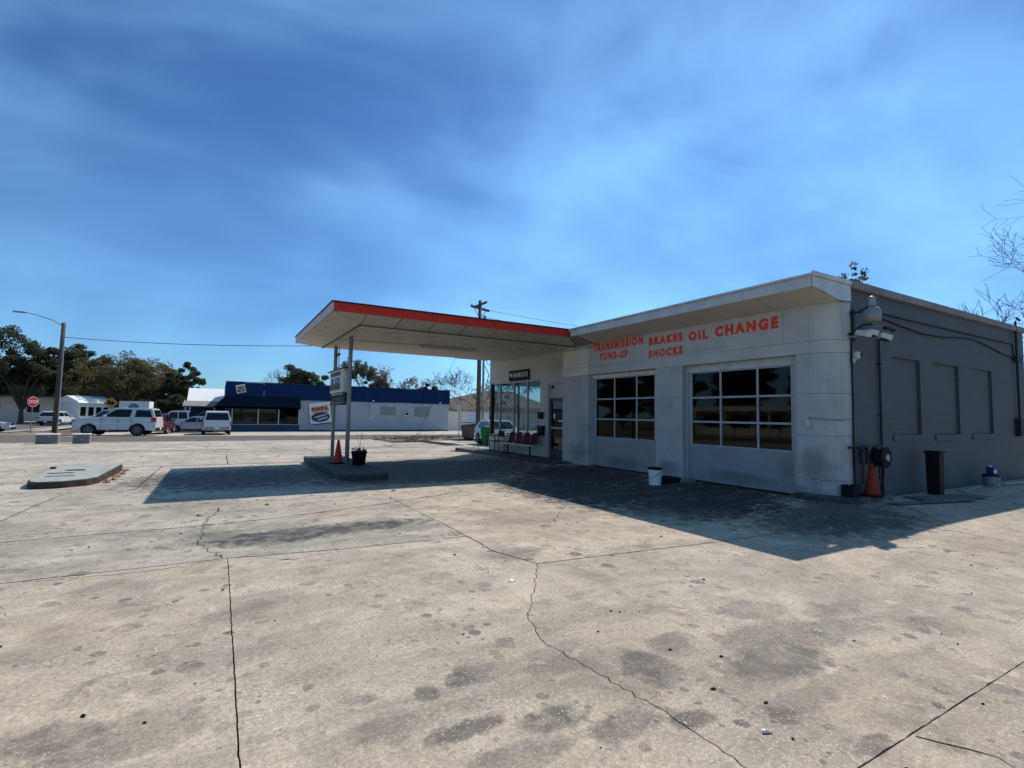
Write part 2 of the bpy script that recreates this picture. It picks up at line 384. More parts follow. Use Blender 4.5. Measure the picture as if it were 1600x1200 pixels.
M['kerbdark'] = paint('rusty_kerb', (0.055, 0.042, 0.034), 0.9, 0.35, 5, dirt=((0.12, 0.075, 0.05), 0.6, 5), spec=0.1)
M['rubble'] = paint('broken_brick', (0.25, 0.15, 0.095), 0.95, 0.35, 11)
M['navy'] = paint('navy_metal', (0.004, 0.021, 0.080), 0.6, 0.12, 0.8, dirt=((0.007, 0.032, 0.11), 0.5, 1.1), spec=0.08)
M['awning'] = paint('awning_canvas', (0.016, 0.034, 0.055), 0.9, 0.12, 1.0, spec=0.05)
M['napawall'] = paint('store_wall_paint', (0.33, 0.345, 0.37), 0.7, 0.06, 0.8, dirt=((0.22, 0.24, 0.27), 0.4, 0.7), bmp=0.1)
M['napablue'] = paint('store_plinth_blue', (0.035, 0.065, 0.115), 0.7, 0.1, 1.0, spec=0.15)
M['blind'] = paint('blind_slats', (0.24, 0.25, 0.26), 0.6, 0.1, 3.0)
M['frame'] = paint('aluminium_frame', (0.42, 0.42, 0.41), 0.4, 0.1, 4, metal=0.4)
M['darkframe'] = paint('dark_frame', (0.03, 0.03, 0.033), 0.5, 0.2, 4)
M['interior'] = paint('interior_wall', (0.20, 0.18, 0.16), 0.8, 0.15, 1)
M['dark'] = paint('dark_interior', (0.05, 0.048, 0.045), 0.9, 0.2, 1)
M['glass'] = glass('window_glass', (0.74, 0.78, 0.79), 0.015)
M['doorglass'] = glass('door_glass', (0.12, 0.13, 0.13), 0.02)
M['garageglass'] = glass('garage_glass', (0.22, 0.24, 0.24), 0.03, 0.62)
M['storeglass'] = glass('store_glass', (0.5, 0.55, 0.55), 0.01, 0.9)
M['carglass'] = paint('car_glass', (0.006, 0.007, 0.009), 0.08, 0.1, 2, spec=0.35)
M['clearplastic'] = glass('clear_plastic', (0.45, 0.5, 0.52), 0.15)
M['signwhite'] = paint('sign_white', (0.66, 0.64, 0.60), 0.5, 0.06, 4)
M['signorange'] = paint('sign_salmon', (0.62, 0.27, 0.15), 0.5, 0.08, 4)
M['signnavy'] = paint('sign_navy', (0.012, 0.02, 0.05), 0.5, 0.1, 4)
M['signred'] = paint('sign_red', (0.50, 0.014, 0.022), 0.4, 0.08, 4)
M['signyellow'] = paint('sign_amber', (0.42, 0.22, 0.02), 0.5, 0.1, 4)
M['signblue'] = paint('sign_blue', (0.06, 0.07, 0.22), 0.5, 0.2, 20)
M['siding'] = paint('white_siding', (0.72, 0.71, 0.68), 0.7, 0.05, 1.0)
M['shingle'] = paint('brown_shingle', (0.075, 0.055, 0.042), 0.9, 0.2, 2.0, bmp=0.4, bscale=10)
M['vinyl'] = paint('vinyl_fence', (0.68, 0.62, 0.53), 0.6, 0.06, 1.0)
M['bluewhite'] = paint('blue_white_panel', (0.52, 0.55, 0.62), 0.6, 0.05, 1.0)
M['pvc'] = paint('pale_pipe', (0.24, 0.245, 0.235), 0.5, 0.1, 4)
M['blueplastic'] = paint('blue_plastic', (0.012, 0.03, 0.16), 0.5, 0.1, 5, spec=0.2)
M['bucket'] = paint('bucket_plastic', (0.66, 0.66, 0.62), 0.45, 0.08, 8)
M['paper'] = paint('paper', (0.7, 0.68, 0.62), 0.8, 0.05, 10)
M['lamp_glass'] = paint('lamp_housing', (0.20, 0.21, 0.22), 0.5, 0.15, 6)
M['leafdark'] = leaf_mat('oak_leaves', (0.034, 0.040, 0.020), (0.115, 0.115, 0.062))
M['leafbrown'] = leaf_mat('olive_brown_leaves', (0.095, 0.078, 0.036), (0.23, 0.18, 0.09))
M['leafgreen'] = leaf_mat('green_leaves', (0.025, 0.04, 0.012), (0.09, 0.10, 0.035))
M['leafpale'] = leaf_mat('pale_leaves', (0.09, 0.095, 0.06), (0.20, 0.20, 0.13))
M['bud'] = leaf_mat('pink_buds', (0.20, 0.13, 0.115), (0.34, 0.24, 0.21))

def car_paint(name, col):
    return paint(name, col, 0.28, 0.03, 2, spec=0.5, coat=0.5, world_pos=False)
M['carwhite'] = car_paint('white_car_paint', (0.52, 0.53, 0.54))
M['carsilver'] = car_paint('silver_car_paint', (0.27, 0.30, 0.35))
M['carred'] = car_paint('red_car_paint', (0.06, 0.003, 0.005))
M['cardark'] = car_paint('dark_car_paint', (0.03, 0.032, 0.036))
M['cargrey'] = car_paint('grey_car_paint', (0.42, 0.43, 0.44))
M['taillight'] = paint('tail_lamp', (0.40, 0.012, 0.015), 0.2, 0.1, 6, world_pos=False)
M['headlight'] = paint('head_lamp', (0.35, 0.36, 0.38), 0.1, 0.1, 6, metal=0.4, world_pos=False)

# ------------------------------------------------------------------ object helpers
def obj(name, bm, mat, parent=None, smooth=False, loc=None, rotz=None):
    me = bpy.data.meshes.new(name)
    bm.to_mesh(me); bm.free()
    if smooth:
        for p in me.polygons: p.use_smooth = True
    me.materials.append(M[mat] if isinstance(mat, str) else mat)
    o = bpy.data.objects.new(name, me)
    COL.objects.link(o)
    if parent is not None: o.parent = parent
    if loc is not None: o.location = loc
    if rotz is not None: o.rotation_euler = (0, 0, rotz)
    return o

def obj_data(name, verts, faces, mat, parent=None, smooth=False):
    me = bpy.data.meshes.new(name)
    me.from_pydata([tuple(v) for v in verts], [], faces)
    if smooth:
        for p in me.polygons: p.use_smooth = True
    me.materials.append(M[mat])
    o = bpy.data.objects.new(name, me)
    COL.objects.link(o)
    if parent is not None: o.parent = parent
    return o

def tag(o, label=None, cat=None, group=None, kind=None):
    if label: o['label'] = label
    if cat: o['category'] = cat
    if group: o['group'] = group
    if kind: o['kind'] = kind
    return o

def thing(name, label, cat, loc=(0, 0, 0), rotz=0, group=None):
    o = bpy.data.objects.new(name, None)
    o.empty_display_size = 0.3
    COL.objects.link(o)
    o.location = loc; o.rotation_euler = (0, 0, rotz)
    return tag(o, label, cat, group)

def box(bm, a, b, bev=0.0):
    """axis box between two corners"""
    lo = [min(a[i], b[i]) for i in range(3)]; hi = [max(a[i], b[i]) for i in range(3)]
    vs = [bm.verts.new((x, y, z)) for x in (lo[0], hi[0]) for y in (lo[1], hi[1]) for z in (lo[2], hi[2])]
    q = [(0, 1, 3, 2), (4, 6, 7, 5), (0, 4, 5, 1), (2, 3, 7, 6), (0, 2, 6, 4), (1, 5, 7, 3)]
    fs = [bm.faces.new([vs[i] for i in f]) for f in q]
    if bev:
        es = list({e for f in fs for e in f.edges})
        bmesh.ops.bevel(bm, geom=es, offset=bev, segments=2, affect='EDGES', profile=0.6)

def boxes(*ab, bev=0.0):
    bm = bmesh.new()
    for a, b in ab: box(bm, a, b, bev)
    return bm

def frame_of(d):
    d = d.normalized()
    a = Vector((0, 0, 1)) if abs(d.z) < 0.9 else Vector((1, 0, 0))
    s = d.cross(a).normalized()
    return s, s.cross(d).normalized()

def tube(bm, pts, rad, seg=8, cap=True):
    pts = [Vector(p) for p in pts]
    rs = rad if isinstance(rad, (list, tuple)) else [rad] * len(pts)
    rings = []
    for i, p in enumerate(pts):
        d = (pts[min(i + 1, len(pts) - 1)] - pts[max(i - 1, 0)])
        s, u = frame_of(d)
        rings.append([bm.verts.new(p + (s * math.cos(t) + u * math.sin(t)) * rs[i]) for t in [2 * math.pi * k / seg for k in range(seg)]])
    for a, b in zip(rings, rings[1:]):
        for k in range(seg):
            bm.faces.new((a[k], a[(k + 1) % seg], b[(k + 1) % seg], b[k]))
    if cap and seg > 2:
        bm.faces.new(rings[0][::-1]); bm.faces.new(rings[-1])

def tubes(*args, seg=8):
    bm = bmesh.new()
    for pts, r in args: tube(bm, pts, r, seg)
    return bm

def lathe(bm, prof, seg=20, c=(0, 0, 0), axis='z'):
    rings = []
    for r, z in prof:
        ring = []
        for k in range(seg):
            t = 2 * math.pi * k / seg
            if axis == 'z': v = (c[0] + r * math.cos(t), c[1] + r * math.sin(t), c[2] + z)
            elif axis == 'y': v = (c[0] + r * math.cos(t), c[1] + z, c[2] + r * math.sin(t))
            else: v = (c[0] + z, c[1] + r * math.cos(t), c[2] + r * math.sin(t))
            ring.append(bm.verts.new(v))
        rings.append(ring)
    for a, b in zip(rings, rings[1:]):
        for k in range(seg): bm.faces.new((a[k], a[(k + 1) % seg], b[(k + 1) % seg], b[k]))
    bm.faces.new(rings[0][::-1]); bm.faces.new(rings[-1])
    bmesh.ops.recalc_face_normals(bm, faces=bm.faces)

def prism(bm, poly, h0, h1, axis='z', bev=0.0, seg=2):
    """poly: list of 2D points; axis z: (x,y), y: (x,z), x: (y,z)"""
    def mk(p, h):
        if axis == 'z': return (p[0], p[1], h)
        if axis == 'y': return (p[0], h, p[1])
        return (h, p[0], p[1])
    a = [bm.verts.new(mk(p, h0)) for p in poly]; b = [bm.verts.new(mk(p, h1)) for p in poly]
    n = len(poly)
    fs = [bm.faces.new(a), bm.faces.new(b[::-1])]
    for i in range(n): fs.append(bm.faces.new((a[i], b[i], b[(i + 1) % n], a[(i + 1) % n])))
    bmesh.ops.recalc_face_normals(bm, faces=fs)
    if bev:
        es = list(set(fs[0].edges) | set(fs[1].edges))
        bmesh.ops.bevel(bm, geom=es, offset=bev, segments=seg, affect='EDGES', profile=0.6)
    return fs

def text_mesh(s, height, extr=0.004, bold=0.0, spacing=1.0, width=None, shear=0.0):
    """flat lettering lying in local XY, left end at 0, scaled to a cap height and (optionally) to a width"""
    cu = bpy.data.curves.new('lettering', 'FONT')
    cu.body = s; cu.size = 1.0; cu.extrude = extr; cu.offset = bold; cu.space_character = spacing; cu.shear = shear
    cu.resolution_u = 3
    o = bpy.data.objects.new('lettering_tmp', cu)
    COL.objects.link(o)
    bpy.context.view_layer.update()
    me = bpy.data.meshes.new_from_object(o.evaluated_get(bpy.context.evaluated_depsgraph_get()))
    bpy.data.objects.remove(o); bpy.data.curves.remove(cu)
    co = np.array([v.co for v in me.vertices])
    mn, mx = co.min(0), co.max(0)
    sy = height / (mx[1] - mn[1]); sx = sy if width is None else width / (mx[0] - mn[0])
    for v in me.vertices:
        v.co.x = (v.co.x - mn[0]) * sx; v.co.y = (v.co.y - mn[1]) * sy
    return me

def place_text(name, me, mat, origin, xdir, ydir, parent=None):
    """puts a lettering mesh so that its x runs along xdir and its y along ydir"""
    x, y = Vector(xdir).normalized(), Vector(ydir).normalized()
    z = x.cross(y)
    me.transform(Matrix(((x.x, y.x, z.x, origin[0]), (x.y, y.y, z.y, origin[1]), (x.z, y.z, z.z, origin[2]), (0, 0, 0, 1))))
    me.materials.clear(); me.materials.append(M[mat])
    o = bpy.data.objects.new(name, me); COL.objects.link(o)
    if parent is not None: o.parent = parent
    return o

# ------------------------------------------------------------------ lie of the land
def sstep(t):
    t = max(0.0, min(1.0, t)); return t * t * (3 - 2 * t)

def gz(x, y):
    """the lot falls gently to the street and rises a little to the station's floor"""
    base = -0.0095 * min(max(0.0, y - 11), 49)
    ddx = max(9.75 - x, 0, x - 19.3); ddy = max(4.98 - y, 0, y - 19.2)
    d = math.hypot(ddx, ddy)
    return base + 0.13 * sstep(1 - d / 2.6)

def sheet(name, xs, ys, dz, mat, kind='structure', parent=None):
    """ground sheet following the land, cut at the given lines"""
    V = [(x, y, gz(x, y) + dz) for y in ys for x in xs]
    nx = len(xs)
    F = [(j * nx + i, j * nx + i + 1, (j + 1) * nx + i + 1, (j + 1) * nx + i) for j in range(len(ys) - 1) for i in range(nx - 1)]
    o = obj_data(name, V, F, mat, parent)
    if kind and parent is None: o['kind'] = kind
    return o

def frange(a, b, s):
    n = max(1, int(round((b - a) / s)))
    return [a + (b - a) * i / n for i in range(n + 1)]

sheet('ground', [-900, -300, -100, -50, -15.5, 30, 60, 120, 300, 900], [-600, -200, -60, 11, 35, 60, 150, 400, 1500], -0.14, 'grass')
FORE = sheet('forecourt', frange(-14.5, 30, 0.89), [-14, -8, -3] + frange(0, 20, 0.5) + [24, 28, 32, 35.5], -0.045, 'joint')

def jag(p, q, n, amp, seed):
    rnd = random.Random(seed)
    out = [p]
    dxx, dyy = q[0] - p[0], q[1] - p[1]
    L = math.hypot(dxx, dyy)
    nx, ny = -dyy / L, dxx / L
    for i in range(1, n):
        t = i / n; a = rnd.uniform(-amp, amp)
        out.append((p[0] + dxx * t + nx * a, p[1] + dyy * t + ny * a))
    out.append(q)
    return out

def polyline(pts, amp, step, seed):
    out = [pts[0]]
    for i in range(len(pts) - 1):
        L = math.dist(pts[i], pts[i + 1])
        out += jag(pts[i], pts[i + 1], max(2, int(L / step)), amp, seed + i)[1:]
    return out

def inset(poly, g):
    n = len(poly); out = []
    area = sum(poly[i][0] * poly[(i + 1) % n][1] - poly[(i + 1) % n][0] * poly[i][1] for i in range(n))
    sgn = 1 if area > 0 else -1
    for i in range(n):
        a, b, c = Vector(poly[i - 1]), Vector(poly[i]), Vector(poly[(i + 1) % n])
        d1, d2 = (b - a).normalized(), (c - b).normalized()
        n1, n2 = Vector((-d1.y, d1.x)), Vector((-d2.y, d2.x))
        m = (n1 + n2)
        if m.length < 1e-4: m = n1.copy()
        m.normalize()
        out.append(tuple(b + m * sgn * g / max(0.5, m.dot(n1))))
    return out

SLAB_N = [0]
def slab(poly, mat='slab', gap=0.0042, dz=0.0):
    bm = bmesh.new()
    pl = inset(poly, gap)
    f = bm.faces.new([bm.verts.new((p[0], p[1], 0)) for p in pl])
    bm.normal_update()
    if f.normal.z < 0: f.normal_flip()
    xs = [p[0] for p in pl]; ys = [p[1] for p in pl]
    def cut(axis, vals):
        for v in vals:
            no = Vector((1, 0, 0)) if axis == 0 else Vector((0, 1, 0))
            bmesh.ops.bisect_plane(bm, geom=bm.verts[:] + bm.edges[:] + bm.faces[:], plane_co=no * v, plane_no=no)
    if max(xs) > 7.0 and min(ys) < 22 and max(ys) > 2:
        cut(0, [v for v in frange(7, 22, 0.5) if min(xs) < v < max(xs)])
        cut(1, [v for v in frange(2.3, 21.9, 0.5) if min(ys) < v < max(ys)])
    else:
        cut(1, [v for v in (11,) if min(ys) < v < max(ys)])
    rim = [e for e in bm.edges if e.is_boundary]
    r = bmesh.ops.extrude_edge_only(bm, edges=rim)
    low = [v for v in r['geom'] if isinstance(v, bmesh.types.BMVert)]
    lowset = set(low)
    for v in bm.verts:
        v.co.z = gz(v.co.x, v.co.y) + dz - (0.06 if v in lowset else 0)
    bmesh.ops.recalc_face_normals(bm, faces=bm.faces)
    SLAB_N[0] += 1
    return obj('slab', bm, mat, FORE)

rs = random.Random(4)
JX = polyline([(0.15, 6.37), (0.15, 1.29)], 0.003, 0.05, 91)
JB = polyline([(2.18, 1.29), (8.0, 1.29)], 0.004, 0.06, 92)
CRK = polyline([(3.05, 4.67), (2.62, 4.05), (2.19, 3.48), (2.06, 3.05), (2.12, 2.51), (2.17, 1.99), (2.18, 1.29)], 0.016, 0.045, 11)
JY = polyline([(0.15, 6.37), (1.33, 6.2), (2.89, 6.12)], 0.012, 0.2, 31)
EDGE = polyline([(2.89, 9.1), (2.88, 8.09), (2.90, 6.9), (2.89, 6.12)], 0.012, 0.15, 51)
EDGE2 = polyline([(2.89, 6.12), (2.87, 5.3), (3.05, 4.67)], 0.012, 0.15, 61)
JR = polyline([(3.05, 4.67), (4.3, 4.55), (5.6, 4.42), (8.0, 4.3)], 0.010, 0.2, 71)
JL = polyline([(-2.6, 8.29), (-0.16, 8.29), (0.8, 8.41), (2.63, 8.95), (2.89, 9.1)], 0.010, 0.25, 81)
# near slabs bounded by the real joints and by the long crack
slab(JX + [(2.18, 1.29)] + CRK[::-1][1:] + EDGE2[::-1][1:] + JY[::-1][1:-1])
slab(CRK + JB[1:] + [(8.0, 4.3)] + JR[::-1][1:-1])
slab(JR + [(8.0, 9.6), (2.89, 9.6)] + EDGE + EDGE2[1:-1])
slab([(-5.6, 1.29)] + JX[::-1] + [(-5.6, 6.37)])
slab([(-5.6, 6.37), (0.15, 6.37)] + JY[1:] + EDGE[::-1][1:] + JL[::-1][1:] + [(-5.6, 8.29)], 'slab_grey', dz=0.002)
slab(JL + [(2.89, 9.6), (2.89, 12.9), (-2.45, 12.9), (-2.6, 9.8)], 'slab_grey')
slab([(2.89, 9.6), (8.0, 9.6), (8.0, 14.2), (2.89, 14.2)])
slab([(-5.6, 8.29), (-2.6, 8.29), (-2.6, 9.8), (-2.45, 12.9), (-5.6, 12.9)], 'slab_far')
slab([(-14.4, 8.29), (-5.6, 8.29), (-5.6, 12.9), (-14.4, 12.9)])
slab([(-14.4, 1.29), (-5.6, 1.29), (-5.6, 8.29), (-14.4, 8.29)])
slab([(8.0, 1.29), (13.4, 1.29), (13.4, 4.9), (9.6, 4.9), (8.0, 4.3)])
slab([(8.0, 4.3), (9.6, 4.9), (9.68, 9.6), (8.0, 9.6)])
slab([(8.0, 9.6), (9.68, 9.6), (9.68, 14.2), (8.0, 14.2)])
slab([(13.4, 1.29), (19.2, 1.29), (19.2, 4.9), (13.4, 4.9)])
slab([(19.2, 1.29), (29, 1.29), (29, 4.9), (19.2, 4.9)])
for x0, x1 in zip([-14.4, -5.6, 0.15, 5.4, 10.5, 16, 22], [-5.6, 0.15, 5.4, 10.5, 16, 22, 29]):
    slab([(x0, -4), (x1, -4), (x1, 1.29), (x0, 1.29)])
    slab([(x0, -13.5), (x1, -13.5), (x1, -4), (x0, -4)])
for (y0, y1, xl) in ((12.9, 18.2, [-14.4, -8.6, -3.9, -1.4, 2.89]), (18.2, 22.5, [-14.4, -8.9, -4.2, 0.3, 4.6, 9.2]),
                     (22.5, 26.2, [-14.4, -9.4, -5.0, -0.9, 3.6, 8.0, 12.4]), (26.2, 30.4, [-14.4, -9.0, -5.4, -2.1, 2.4, 6.8, 11.0]),
                     (30.4, 35.4, [-14.4, -9.7, -6.2, -2.9, 1.3, 5.4, 9.2])):
    for x0, x1 in zip(xl, xl[1:]):
        slab([(x0, y0), (x1, y0), (x1, y1), (x0, y1)], 'slab_far', gap=0.012, dz=rs.uniform(-0.004, 0.004))
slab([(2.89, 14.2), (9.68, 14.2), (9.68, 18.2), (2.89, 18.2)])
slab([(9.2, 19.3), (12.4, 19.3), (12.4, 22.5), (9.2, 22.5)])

def crack(pts, w, seed, amp=0.02):
    pl = polyline(pts, amp, 0.08, seed)
    rnd = random.Random(seed)
    V, F = [], []
    for i, p in enumerate(pl):
        a, b = Vector(pl[max(0, i - 1)]), Vector(pl[min(len(pl) - 1, i + 1)])
        d = (b - a).normalized(); nn = Vector((-d.y, d.x)) * w * 0.5 * rnd.uniform(0.35, 1.1)
        for s in (-1, 1):
            q = Vector(p) + nn * s
            V.append((q.x, q.y, gz(q.x, q.y) + 0.0025))
    for i in range(len(pl) - 1): F.append((2 * i, 2 * i + 1, 2 * i + 3, 2 * i + 2))
    return obj_data('crack', V, F, 'crackdirt', FORE)

# dirt packed in the wider joints
for pl_, w_ in (([(-5.6, 8.29), (-2.6, 8.29), (-0.16, 8.29), (0.8, 8.41), (2.63, 8.95), (2.89, 9.1), (4.0, 9.5)], .036), ([(-5.6, 6.37), (0.15, 6.37), (1.33, 6.2), (2.89, 6.12)], .014),
                ([(2.89, 9.6), (2.88, 8.09), (2.90, 6.9), (2.89, 6.12), (2.87, 5.3), (3.05, 4.67)], .018), ([(3.05, 4.67), (4.3, 4.55), (5.6, 4.42), (8.0, 4.3)], .012),
                ([(-2.6, 8.3), (-2.6, 9.8), (-2.45, 12.9)], .016), ([(-14, 18.2), (-4, 18.2), (2.4, 18.2)], .03), ([(-14, 22.5), (0, 22.5), (9, 22.5)], .03), ([(-14, 26.2), (0, 26.2), (11, 26.2)], .035),
                ([(-14, 30.4), (0, 30.4), (9, 30.4)], .04), ([(-3.9, 12.9), (-3.9, 13.4)], .03), ([(-1.4, 12.9), (-1.4, 18.2)], .02), ([(0.3, 18.2), (0.3, 22.5)], .03), ([(3.6, 22.5), (3.6, 26.2)], .03)):
    crack(pl_, w_, int(w_ * 1e4) + len(pl_) * 7 + int(pl_[0][1] * 3), 0.008)
crack([(0.06, 9.75), (0.0, 9.2), (-0.14, 8.32)], 0.016, 5, 0.04)
crack([(-0.14, 8.26), (-0.10, 7.7), (-0.16, 7.2), (0.1, 6.4)], 0.014, 6, 0.03)
crack([(-1.5, 6.34), (-0.6, 6.2), (0.1, 6.3)], 0.008, 9, 0.03)
crack([(0.4, 6.3), (0.75, 6.0), (1.2, 6.12)], 0.007, 10, 0.03)
crack([(8.1, 4.45), (9.0, 3.7), (9.28, 3.1), (9.31, 2.2), (9.6, 1.4)], 0.016, 7, 0.03)
crack([(7.1, 3.4), (7.5, 3.2), (7.9, 2.96), (8.6, 3.0), (9.2, 2.85)], 0.010, 8, 0.04)
crack([(3.14, 1.27), (3.3, 1.0), (3.1, 0.5)], 0.010, 12, 0.02)
crack([(3.95, 9.5), (2.95, 8.6)], 0.010, 13, 0.03)
crack([(4.4, 6.3), (5.2, 7.2), (5.6, 8.6)], 0.008, 14, 0.04)
crack([(-3.5, 11.6), (-1.9, 10.4), (-0.9, 10.2)], 0.008, 15, 0.05)
crack([(-1.2, 19.8), (0.8, 23.5)], 0.03, 16, 0.08)
crack([(-4.2, 24.8), (-1.7, 29.2)], 0.03, 17, 0.1)
crack([(-8.2, 21.0), (-4.5, 21.6)], 0.03, 18, 0.08)
crack([(1.5, 27.8), (6.0, 28.7)], 0.03, 19, 0.1)

# streets, apron, verges
sheet('road', frange(-9.2, 120, 15), [35.5, 40, 44.6], -0.012, 'asphalt')
sheet('cross_street', [-22.2, -18.6, -15.0], [-120, 11, 35, 60, 120, 400], -0.016, 'asphalt')
sheet('parking_apron', frange(-9.2, 24.3, 6), [44.6, 50, 57.1, 60, 68], 0.0, 'apron')
sheet('junction', [-15.0, -12, -9.2], [35.5, 44.6, 50, 60], -0.010, 'asphalt')
sheet('footpath', [-24.6, -22.9], [-60, 11, 35, 60, 130, 400], 0.04, 'apron')
sheet('footpath', [-14.6, -13.4], [60, 70, 110], 0.03, 'apron')
sheet('edge_line', [-15.75, -15.45], [46, 60, 110], -0.006, 'line')
sheet('gravel_yard', [24.3, 36], [44.6, 50, 60], 0.0, 'apron')
sheet('side_yard', [12.4, 20, 30], [19.3, 24, 29, 33, 35.5], -0.02, 'apron')
# dirt verge with an uneven edge beside the street
def verge(name, c, rx, ry, h, seed, mat='soil'):
    rnd = random.Random(seed); V, F = [], []
    N, K = 26, 5
    for k in range(K + 1):
        for i in range(N):
            t = 2 * math.pi * i / N
            r = (k / K) * (1 + (rnd.uniform(-0.2, 0.2) if k == K else 0))
            x, y = c[0] + rx * r * math.cos(t), c[1] + ry * r * math.sin(t)
            V.append((x, y, gz(x, y) + (h * (1 - (k / K) ** 2) * rnd.uniform(0.55, 1.2) if k < K else 0) + 0.012 - (0.05 if k == K else 0)))
    for k in range(K):
        for i in range(N):
            F.append((k * N + i, k * N + (i + 1) % N, (k + 1) * N + (i + 1) % N, (k + 1) * N + i))
    o = obj_data(name, V, F, mat); o['kind'] = 'structure'
    return o
verge('dirt_verge', (13.2, 33.6), 4.4, 1.0, 0.16, 3)
verge('dirt_verge', (-12.6, 51.8), 1.9, 3.2, 0.10, 4)
verge('dirt_verge', (-13.6, 43.0), 1.2, 3.6, 0.06, 6, 'grass')

# ------------------------------------------------------------------ the service station
FX, FZ = 9.75, 0.13                      # front wall plane, floor level
ST = thing('service_station', 'low white service station with two glazed garage doors and grey side wall', 'service station', (10.5, 12, 0))
def sp(name, bm, mat, smooth=False, label=None, parent=ST):
    """station part given in world coordinates"""
    bm.transform(Matrix.Translation((-10.5, -12, 0)))
    o = obj(name, bm, mat, parent, smooth)
    if label: o['label'] = label
    return o

# structural walls behind the panels
sp('wall', boxes(((FX + .03, 5.48, 0), (10.0, 5.75, 4.1)), ((FX + .03, 8.56, 0), (10.0, 9.43, 4.1)), ((FX + .03, 12.16, 0), (10.0, 13.52, 4.1)),
                 ((FX + .03, 5.7501, 2.87), (10.0, 8.5599, 4.1)), ((FX + .03, 9.4301, 2.87), (10.0, 12.1599, 4.1))), 'lower')
# front panels with recessed joints
ROWS = [0.10, 0.48, 1.30, 2.10, 2.87, 3.11, 3.83]
def panel(y0, y1, z0, z1, mat='lower', x=FX):
    bm = bmesh.new()
    box(bm, (x, y0 + .0025, z0 + .0025), (x + .029, y1 - .0025, z1 - .0025), 0.003)
    return sp('panel', bm, mat)
for (a, b, cuts) in ((5.48, 5.75, []), (8.56, 9.43, []), (12.16, 13.52, [])):
    for z0, z1 in zip(ROWS[:4], ROWS[1:5]):
        panel(a, b, z0, z1)
for z0, z1, ys in ((2.87, 3.11, [5.48, 6.9, 9.1, 11.0, 12.2]), (3.11, 3.83, [5.48, 6.0, 8.45, 10.6, 12.2])):
    for a, b in zip(ys, ys[1:]): panel(a, b, z0, z1, 'white')
panel(12.2, 13.52, 2.87, 3.11, 'cream'); panel(12.2, 13.52, 3.11, 3.70, 'cream'); panel(12.2, 13.52, 3.70, 3.83, 'white')
# rounded corner, one curved panel per course
for z0, z1 in zip(ROWS, ROWS[1:]):
    def arc(r, n=10): return [(10.25 - r * math.cos(t), 5.48 - r * math.sin(t)) for t in [math.pi / 2 * i / n for i in range(n + 1)]]
    bm = bmesh.new()
    prism(bm, arc(0.5) + arc(0.3)[::-1], z0 + .004, z1 - .004)
    for f in bm.faces: f.smooth = False
    sp('corner_panel', bm, 'white' if z0 > 2.8 else 'lower')
bm = bmesh.new()
prism(bm, [(10.25 - .47 * math.cos(t), 5.48 - .47 * math.sin(t)) for t in [math.pi / 2 * i / 8 for i in range(9)]] + [(10.25, 5.48)], 0, 4.05)
sp('corner_core', bm, 'lower')
# grey side wall with three bricked-up window recesses
NX = [(11.8, 13.03), (13.70, 15.0), (15.70, 17.0)]
bm = bmesh.new()
xs = [10.251] + [v for p in NX for v in p] + [19.25]
for i in range(0, len(xs), 2): box(bm, (xs[i], 4.98, 0), (xs[i + 1], 5.2, 4.09))
for a, b in NX:
    box(bm, (a, 4.98, 0), (b, 5.2, 1.31)); box(bm, (a, 4.98, 2.91), (b, 5.2, 4.09))
bmesh.ops.remove_doubles(bm, verts=bm.verts, dist=0.0005)
sp('side_wall', bm, 'side')
for a, b in NX:
    sp('blocked_window', boxes(((a + .002, 5.035, 1.312), (b - .002, 5.19, 2.908))), 'side')
    sp('window_sill', boxes(((a - .04, 4.955, 1.19), (b + .04, 4.978, 1.315)), bev=.006), 'side')
sp('coping', boxes(((10.26, 4.90, 4.092), (19.32, 5.26, 4.24)), bev=.012), 'roofing')
sp('rear_wall', boxes(((19.25, 5.0, 0), (19.45, 19.2, 4.1))), 'side')
sp('roof', boxes(((9.0, 5.262, 4.10), (19.28, 19.22, 4.17))), 'roofing')
# front overhang: fascia sections, sloped soffit panels and the end cheek
fy = [4.98, 6.35, 8.05, 9.75, 11.1, 12.09]
for a, b in zip(fy, fy[1:]):
    bm = bmesh.new(); box(bm, (8.975, a + .004, 3.965), (9.0, b - .004, 4.16), .004); sp('fascia', bm, 'metalwhite')
    bm = bmesh.new(); box(bm, (8.945, a + .002, 4.162), (9.06, b - .002, 4.205), .006); sp('drip_edge', bm, 'metalwhite')
sy = [4.98, 6.1, 7.25, 8.4, 9.55, 10.7, 11.85]
for a, b in zip(sy, sy[1:]):
    bm = bmesh.new()
    prism(bm, [(9.002, 3.972), (9.748, 3.80), (9.748, 3.815), (9.002, 3.987)], a + .010, b - .010, 'y')
    sp('soffit_panel', bm, 'soffit')
bm = bmesh.new()
vs = [bm.verts.new(v) for v in ((9.002, 11.856, 3.972), (9.002, 12.12, 3.972), (9.748, 12.86, 3.80), (9.748, 11.856, 3.80))]
bm.faces.new(vs); bmesh.ops.solidify(bm, geom=bm.faces[:], thickness=-.015); sp('soffit_panel', bm, 'soffit')
bm = bmesh.new()
prism(bm, [(8.98, 4.15), (8.98, 3.965), (9.84, 3.825), (10.24, 3.845), (10.24, 4.15)], 4.955, 4.976, 'y', .004)
sp('end_cheek', bm, 'metalwhite')
sp('drip_edge', boxes(((8.96, 4.93, 4.152), (10.26, 4.976, 4.235)), bev=.006), 'metalwhite')
sp('roof_deck', boxes(((9.003, 4.979, 3.99), (9.78, 12.1, 4.15))), 'roofing')
